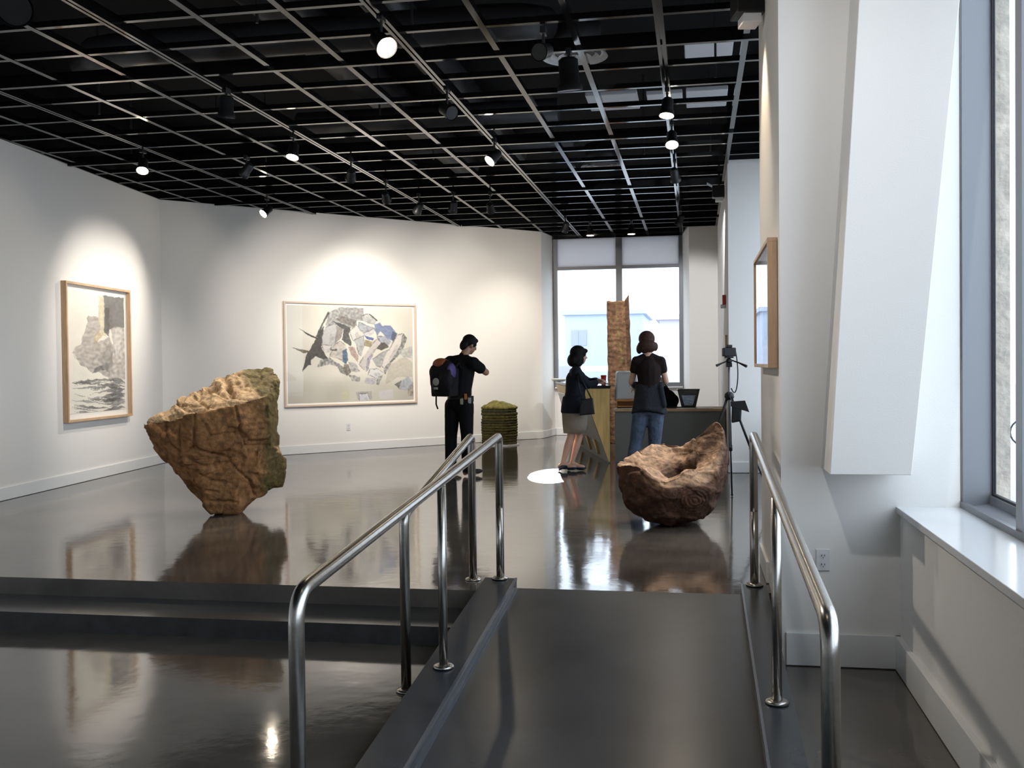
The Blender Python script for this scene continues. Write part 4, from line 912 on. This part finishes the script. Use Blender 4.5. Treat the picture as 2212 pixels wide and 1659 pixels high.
def hand(mb, wr, d, nrm, side, curl=.5, s=1.0):
    d = Vector(d).normalized(); n_ = Vector(nrm); n_ = (n_-d*n_.dot(d)).normalized(); a = d.cross(n_)*side; wr = Vector(wr)
    P = lambda u, v, w_: wr+(d*u+a*v+n_*w_)*s
    R_ = Matrix((d, a, n_)).transposed(); mb.ball(P(.050, 0, 0), (.055*s, .040*s, .017*s), 12, R_); mb.cap(P(-.02, 0, 0), P(.03, 0, 0), .025*s, .024*s, 10)
    for v, ln in ((.030, .066), (.010, .076), (-.010, .072), (-.029, .056)):
        b0 = P(.088, v, 0); pts = [b0]; ang = 0; cu = Vector((.088, v, 0))
        for k_, fr in enumerate((.45, .3, .25)):
            ang += curl*(.7+.35*k_); cu = cu+Vector((math.cos(ang)*ln*fr, v*.06, math.sin(ang)*ln*fr)); pts.append(P(*cu))
        for k_ in range(3): mb.cap(pts[k_], pts[k_+1], .0092*s-.0007*k_, .0085*s-.0007*k_, 8)
    t0 = P(.022, .030, .002); t1 = P(.052, .058, .014+.01*curl); t2 = P(.080, .060, .022+.018*curl)
    mb.cap(t0, t1, .0125*s, .0105*s, 8); mb.cap(t1, t2, .0105*s, .0085*s, 8)
def limb(mb, pts, rad, n=12):
    for i in range(len(pts)-1): mb.cap(pts[i], pts[i+1], rad[i], rad[i+1], n)
def foot(mb, ank, d, L_=.24, w_=.042, sole=0.0):
    ank = Vector(ank); d = Vector((d[0], d[1], 0)).normalized(); R_ = orient(d)
    mb.ball(ank+d*.02+Vector((0, 0, -.035)), (w_*1.0, .075, .045), 12, R_); mb.ball(ank+d*(L_*.52)+Vector((0, 0, -.055)), (w_*1.05, L_*.36, .032), 12, R_); mb.ball(ank-d*.035+Vector((0, 0, -.05)), (w_*.85, .035, .038), 10, R_)

# --- man in black with a backpack
gx, gy = -2.98, 12.62
man = empty('person', 'person in black seen from behind, wearing a backpack and holding up a small device', 'person', (gx, gy, 0), face_at(gx, gy))
Hc = Vector((.165, .06, 1.665)); Hf = Vector((.80, .45, -.42)); nb = Vector((.09, .0, 1.53))
LS, RS = Vector((-.085, .13, 1.45)), Vector((.205, -.11, 1.43)); LE, RE = Vector((-.285, .13, 1.375)), Vector((.365, -.03, 1.315)); LH, RH = Vector((.12, .42, 1.36)), Vector((.335, .26, 1.37))
LHp, RHp = Vector((-.06, .05, .90)), Vector((.10, -.04, .90)); LK, RK = Vector((-.09, .08, .50)), Vector((.115, -.02, .50)); LA, RA = Vector((-.095, .05, .10)), Vector((.115, -.05, .10))
b = MB(); P = head(b, Hc, Hf, 1.0, nb)
limb(b, [Vector((.03, 0, .93)), Vector((.05, 0, 1.15)), Vector((.07, .01, 1.34))], [.13, .125, .14]); b.cap(LS, RS, .06, .06); b.cap(nb, Vector((.07, .01, 1.42)), .06, .10)
limb(b, [LS, LE, LH], [.055, .042, .029]); limb(b, [RS, RE, RH], [.055, .043, .029])
limb(b, [LHp, LK, LA], [.085, .055, .038]); limb(b, [RHp, RK, RA], [.085, .055, .038])
hand(b, RH, (-.55, .6, .1), (0, 0, -1), 1, .7); hand(b, LH, (.8, .1, .05), (0, -1, 0), 1, .7)
foot(b, LA, (.5, .8)); foot(b, RA, (.75, .5))
fuse(b, 'body', SKIND, man, .0085, 3); eyes(P, man)
BLK = mat('black_cotton', (.006, .006, .007), .85, spec=.12, bump=.3, bscale=60); BLKT = mat('black_trousers', (.005, .005, .006), .8, spec=.12, bump=.4, bscale=30)
b = MB(); limb(b, [Vector((.03, 0, .94)), Vector((.045, 0, 1.12)), Vector((.07, .01, 1.34))], [.145, .140, .158]); b.cap(LS, RS, .085, .085); b.cap(Vector((.07, 0, 1.42)), Vector((.085, 0, 1.525)), .11, .062); b.cap(Vector((.08, 0, 1.50)), LS+Vector((.02, -.02, .02)), .055, .06); b.cap(Vector((.09, 0, 1.50)), RS+Vector((-.02, .02, .02)), .055, .06)
limb(b, [LS, LS.lerp(LE, .62)], [.075, .068]); limb(b, [RS, RS.lerp(RE, .55)], [.078, .072]); fuse(b, 'tshirt', BLK, man, .012, 3)
b = MB(); b.ball((.03, 0, .93), (.175, .14, .10), 16); limb(b, [LHp, LK, LA+Vector((0, 0, .0))], [.108, .080, .074]); limb(b, [RHp, RK, RA+Vector((0, 0, .0))], [.108, .080, .074]); fuse(b, 'trousers', BLKT, man, .012, 3)
b = MB(); foot(b, LA+Vector((0, 0, .008)), (.5, .8), .27, .05); foot(b, RA+Vector((0, 0, .008)), (.75, .5), .27, .05)
fuse(b, 'boots', BLACK, man, .009, 2)
HAIR = mat('black_hair', (.005, .0045, .004), .6, spec=.15, bump=.5, bscale=60); R_ = orient(Hf)
b = MB(); b.ball(Hc+R_ @ Vector((0, -.022, .042)), (.090, .100, .092), 16, R_); b.ball(Hc+R_ @ Vector((0, -.080, -.03)), (.070, .048, .078), 14, R_); b.ball(Hc+R_ @ Vector((0, .04, .085)), (.06, .05, .03), 12, R_); b.ball(Hc+R_ @ Vector((.06, .02, .02)), (.025, .04, .04), 10, R_); b.ball(Hc+R_ @ Vector((-.06, .02, .02)), (.025, .04, .04), 10, R_); b.cap(Hc+R_ @ Vector((0, -.10, -.01)), Hc+R_ @ Vector((0, -.125, -.055)), .03, .014); fuse(b, 'hair', HAIR, man, .010, 2)
b = MB(); b.lathe([(.160, -.02), (.160, .02)], (.03, 0, .99), 28, 1.0, .88); b.build('belt', BLACK, man, True)
for x, y, z, c, w_ in ((.10, -.135, 1.02, (.35, .10, .02), .018), (.15, -.11, .97, (.25, .27, .27), .022), (.05, -.15, .96, (.22, .21, .12), .02), (.175, -.06, .99, (.02, .02, .02), .03)):
    MB().box(x-w_, x+w_, y-.02, y+.02, z-.045, z+.03).build('belt_pouch', mat('pouch_cloth', c, .7), man, bevel=.006)
# backpack
bp = empty('backpack', 'black backpack with orange and purple top and a pale skull-like emblem, worn by the man', 'backpack', Vector((gx, gy, 0))+Matrix.Rotation(face_at(gx, gy), 3, 'Z') @ Vector((-.155, -.175, 1.02)), face_at(gx, gy)-math.radians(38))
NYL = mat('black_nylon', (.009, .008, .010), .6, spec=.12, bump=.3, bscale=40)
b = MB(); b.hexa([(-.15, -.10, .0), (.15, -.10, .0), (.15, .09, .0), (-.15, .09, .0)], [(-.165, -.12, .34), (.165, -.12, .34), (.165, .09, .36), (-.165, .09, .36)]); b.ball((0, -.02, .37), (.15, .10, .10), 14); b.ball((0, -.105, .13), (.12, .05, .11), 14)
b.ball((-.08, -.06, .30), (.10, .10, .12), 12); b.ball((.07, -.07, .20), (.11, .09, .16), 12); fuse(b, 'main_bag', NYL, bp, .012, 14)
b = MB(); b.ball((-.03, -.035, .405), (.12, .095, .078), 14); fuse(b, 'orange_top', mat('orange_nylon', (.22, .06, .012), .6), bp, .011, 3)
b = MB(); b.ball((.13, -.03, .31), (.045, .085, .11), 12); fuse(b, 'purple_side', mat('purple_nylon', (.05, .03, .14), .6), bp, .010, 3)
b = MB(); b.ball((-.02, -.155, .185), (.052, .012, .050), 14).box(-.048, .008, -.166, -.15, .09, .118).build('emblem', mat('pale_print', (.30, .30, .29), .7), bp, True)
for q_, r_ in (([(-.12, -.03, .02), (-.13, -.02, -.10), (-.12, 0, -.16)], .010), ([(.13, .05, .36), (.13, .12, .42), (.13, .16, .34)], .016), ([(-.11, .05, .36), (-.11, .12, .42), (-.11, .16, .34)], .016)): MB().tube(q_, r_, 6).build('strap', NYL, bp, True)
dv = empty('handheld_device', 'small dark device held up in front of the man in black', 'device', Vector((gx, gy, 0))+Matrix.Rotation(face_at(gx, gy), 3, 'Z') @ Vector((.235, .385, 1.375)), face_at(gx, gy)-.8)
MB().box(-.05, .05, -.015, .015, -.03, .035).build('case', BLACK, dv, bevel=.005)

# --- woman leaning on the counter
gx, gy = -1.64, 13.30
wa = empty('person', 'person with a dark bob, dark jacket and beige skirt leaning on the counter', 'person', (gx, gy, 0), face_at(gx, gy))
sk = SKIN
Hc = Vector((.150, .10, 1.512)); Hf = Vector((.93, .30, -.10)); nb = Vector((.105, .07, 1.37)); s_ = .96
CH = Vector((.10, .06, 1.20)); PV = Vector((.07, .02, .84))
LS, RS = Vector((.075, .20, 1.295)), Vector((.095, -.09, 1.295)); LE, RE = Vector((.27, .33, 1.16)), Vector((.25, .0, 1.13)); LH, RH = Vector((.38, .22, 1.19)), Vector((.375, .22, 1.155))
LHp, RHp = Vector((.05, .09, .82)), Vector((.08, -.06, .82)); LK, RK = Vector((.135, .10, .46)), Vector((.02, -.02, .45)); LA, RA = Vector((.03, .06, .105)), Vector((-.085, -.02, .115))
b = MB(); P = head(b, Hc, Hf, s_, nb)
limb(b, [PV, Vector((.09, .04, 1.03)), CH], [.115, .10, .115]); b.cap(LS, RS, .05, .05); b.cap(nb, Vector((.10, .06, 1.28)), .05, .08)
limb(b, [LS, LE, LH], [.045, .036, .024]); limb(b, [RS, RE, RH], [.045, .036, .024]); limb(b, [LHp, LK, LK.lerp(LA, .35), LA], [.085, .050, .052, .030]); limb(b, [RHp, RK, RK.lerp(RA, .35), RA], [.085, .050, .052, .030])
hand(b, RH, (.5, .6, .05), (0, 0, -1), -1, .4, .9); hand(b, LH, (.6, -.4, 0), (0, 0, -1), 1, .4, .9); foot(b, LA, (.9, -.15), .21, .034); foot(b, RA, (.9, -.15), .21, .034)
fuse(b, 'body', sk, wa, .0085, 3); eyes(P, wa)
JK = mat('dark_navy_jacket', (.009, .011, .017), .75, spec=.12, bump=.4, bscale=30)
b = MB(); limb(b, [PV+Vector((0, 0, .03)), Vector((.085, .04, 1.03)), CH], [.152, .132, .14]); b.cap(LS, RS, .07, .07); b.cap(Vector((.10, .06, 1.28)), Vector((.10, .06, 1.34)), .09, .062)
b.lathe([(.180, .765), (.172, .86), (.15, .98)], (.07, .02, 0), 24); limb(b, [LS, LE, LE.lerp(LH, .85)], [.066, .055, .042]); limb(b, [RS, RE, RE.lerp(RH, .85)], [.066, .055, .042]); fuse(b, 'jacket', JK, wa, .011, 4)
BG = mat('beige_skirt', (.21, .18, .14), .85, spec=.15, bump=.2, bscale=30)
b = MB(); b.lathe([(.150, .50), (.162, .62), (.172, .80), (.150, .90)], (.075, .02, 0), 28, 1, .92).build('skirt', BG, wa, True)
b = MB()
for A_ in (LA, RA):
    d_ = Vector((.95, -.15, 0)).normalized(); foot(b, A_+Vector((0, 0, -.012)), d_, .22, .036); b.tube([A_+Vector((0, 0, -.05))-d_*.045, Vector((A_.x, A_.y, .002))-d_*.05], [.022, .010], 8)
fuse(b, 'shoes', mat('navy_patent_shoes', (.012, .014, .035), .25), wa, .0075, 2)
R_ = orient(Hf); b = MB(); b.ball(Hc+R_ @ Vector((0, -.030, .042)), (.096, .112, .100), 16, R_); b.ball(Hc+R_ @ Vector((0, -.090, -.062)), (.105, .075, .092), 14, R_); b.ball(Hc+R_ @ Vector((0, .062, .075)), (.068, .040, .032), 12, R_)
for q in (1, -1): b.ball(Hc+R_ @ Vector((.074*q, -.030, -.055)), (.032, .070, .092), 12, R_)
fuse(b, 'hair', HAIR, wa, .0095, 3)
hb = empty('handbag', 'black handbag hanging at the hip of the leaning woman', 'bag', Vector((gx, gy, 0))+Matrix.Rotation(face_at(gx, gy), 3, 'Z') @ Vector((.235, -.215, .74)), face_at(gx, gy))
b = MB(); b.hexa([(-.10, -.05, 0), (.10, -.05, .02), (.10, .03, .02), (-.10, .03, 0)], [(-.085, -.035, .21), (.075, -.035, .23), (.075, .02, .23), (-.085, .02, .21)]); fuse(b, 'bag_body', BLACK, hb, .010, 5)
MB().tube([(-.07, -.01, .2), (-.10, .03, .38), (-.12, .06, .55)], .009, 6).tube([(.06, -.01, .21), (-.02, .03, .38), (-.11, .06, .55)], .009, 6).build('strap', BLACK, hb, True)

# --- woman standing at the desk, seen from behind
gx, gy = -.60, 12.0
wb = empty('person', 'person seen from behind in dark cap-sleeve top, jeans and a cardigan tied round the waist', 'person', (gx, gy, 0), face_at(gx, gy))
Hc = Vector((.045, .06, 1.65)); Hf = Vector((.10, .90, -.42)); nb = Vector((.055, .0, 1.53))
LS, RS = Vector((-.080, .0, 1.435)), Vector((.205, .0, 1.43)); LE, RE = Vector((-.140, .06, 1.19)), Vector((.262, .05, 1.19)); LH, RH = Vector((-.10, .31, 1.10)), Vector((.20, .28, 1.22))
LHp, RHp = Vector((-.02, .0, .88)), Vector((.145, .0, .88)); LK, RK = Vector((-.095, .02, .47)), Vector((.125, .02, .47)); LA, RA = Vector((-.16, .0, .10)), Vector((.11, .0, .10))
b = MB(); P = head(b, Hc, Hf, 1.0, nb)
limb(b, [Vector((.06, 0, .92)), Vector((.065, 0, 1.13)), Vector((.065, 0, 1.32))], [.13, .105, .125]); b.cap(LS+Vector((.02, 0, -.02)), RS+Vector((-.02, 0, -.02)), .040, .040); b.cap(nb, Vector((.06, 0, 1.42)), .050, .075)
limb(b, [LS+Vector((0, 0, -.012)), LE, LH], [.038, .036, .024]); limb(b, [RS+Vector((0, 0, -.012)), RE, RH], [.038, .036, .024]); limb(b, [LHp, LK, LA], [.09, .055, .035]); limb(b, [RHp, RK, RA], [.09, .055, .035])
hand(b, LH, (.2, .9, -.2), (0, 0, -1), 1, .5, .92); hand(b, RH, (-.7, .35, .2), (0, 0, -1), -1, .5, .92); foot(b, LA, (-.1, 1)); foot(b, RA, (.1, 1))
fuse(b, 'body', SKIN, wb, .0085, 3); eyes(P, wb)
TP = mat('dark_brown_top', (.013, .008, .008), .85, spec=.12, bump=.3, bscale=50)
b = MB(); limb(b, [Vector((.06, 0, 1.05)), Vector((.065, 0, 1.16)), Vector((.065, 0, 1.32))], [.135, .128, .148]); b.cap(LS+Vector((.02, 0, -.02)), RS+Vector((-.02, 0, -.02)), .062, .062); b.cap(Vector((.04, 0, 1.485)), LS, .052, .050); b.cap(Vector((.085, 0, 1.485)), RS, .052, .050); b.cap(Vector((.062, 0, 1.42)), Vector((.06, 0, 1.495)), .09, .056); limb(b, [LS, LS.lerp(LE, .42)], [.058, .053]); limb(b, [RS, RS.lerp(RE, .42)], [.058, .053]); fuse(b, 'top', TP, wb, .011, 3)
JN = mat('blue_jeans', (.065, .085, .125), .85, spec=.15, noise_amt=.3, nscale=14, bump=.5, bscale=25)
b = MB(); b.ball((.062, 0, .90), (.165, .13, .12), 16); limb(b, [LHp, LK, LA+Vector((-.01, 0, -.05))], [.105, .075, .078]); limb(b, [RHp, RK, RA+Vector((0, 0, -.05))], [.105, .075, .078]); fuse(b, 'jeans', JN, wb, .012, 3)
CD = mat('charcoal_knit', (.020, .022, .026), .9, spec=.12, bump=.6, bscale=45)
b = MB(); n_ = 36; vs = []
for j in range(9):
    t_ = j/8; z_ = 1.165-.33*t_
    for i in range(n_):
        a = 2*math.pi*i/n_; r_ = .140+.060*t_+.010*math.sin(a*7+1)*t_; fr = 1 if math.sin(a) < .3 else .93
        vs.append((.062+r_*math.cos(a)*1.05, r_*math.sin(a)*.86*fr, z_-(.03*math.cos(a*2+.5)*t_)))
b.add(vs, [(j*n_+i, j*n_+(i+1) % n_, (j+1)*n_+(i+1) % n_, (j+1)*n_+i) for j in range(8) for i in range(n_)]+[tuple(range(n_)), tuple(range(8*n_, 9*n_))[::-1]])
b.cap((-.09, .06, 1.15), (.20, -.05, 1.15), .045, .045); b.cap((.20, -.10, 1.13), (.235, -.10, .92), .03, .035); fuse(b, 'tied_cardigan', CD, wb, .012, 3)
b = MB(); foot(b, LA+Vector((0, 0, .006)), (-.1, 1), .25, .046); foot(b, RA+Vector((0, 0, .006)), (.1, 1), .25, .046); fuse(b, 'shoes', BLACK, wb, .009, 2)
HB = mat('auburn_hair', (.035, .014, .010), .6, spec=.2, bump=.6, bscale=60); R_ = orient(Hf)
b = MB(); b.ball(Hc+R_ @ Vector((0, -.030, .036)), (.098, .104, .094), 16, R_); b.ball(Vector((.045, -.02, 1.605)), (.115, .075, .085), 14); b.ball(Vector((-.045, .02, 1.575)), (.036, .05, .06), 12); b.ball(Vector((.14, .01, 1.60)), (.036, .05, .055), 12); b.ball(Vector((.02, -.04, 1.565)), (.06, .04, .045), 12); fuse(b, 'hair', HB, wb, .0095, 2)
tag(MB().tube([Vector((-.135, .20, 1.142)), Vector((-.130, .225, 1.133))], .036, 14, caps=False).build('bracelet', mat('pale_purple_beads', (.5, .42, .62), .3), wb, True), None)

# ------------------------------------------------------------------ spot added outside the far window to make the sunlit patch by the shoes
l = bpy.data.lights.new('added_sun_spot', 'SPOT'); l.energy = 1800000; l.spot_size = math.radians(.46); l.spot_blend = .02; l.color = (1, .98, .95); l.shadow_soft_size = .006
o = bpy.data.objects.new('added_sun_spot', l); C.objects.link(o)
src = Vector((-4.6, 45, 12.3)); o.location = src; o.rotation_euler = aimed(src, (-1.80, 12.75, 0))

bb = empty('cloth_bag', 'slumped black cloth bag on the low desk between the standing woman and the black tub', 'bag', (-.405, 15.10, .758))
b = MB(); b.ball((0, 0, .13), (.13, .10, .13), 14); b.ball((-.05, 0, .24), (.08, .07, .08), 12); b.ball((.06, 0, .10), (.11, .09, .10), 12); b.box(-.12, .14, -.07, .07, .0, .08); fuse(b, 'bag_body', BLK, bb, .012, 4)
MB().tube(bez((-.08, 0, .28), (-.06, .02, .40), (.02, 0, .26), 8), .008, 6).build('handle', BLACK, bb, True)
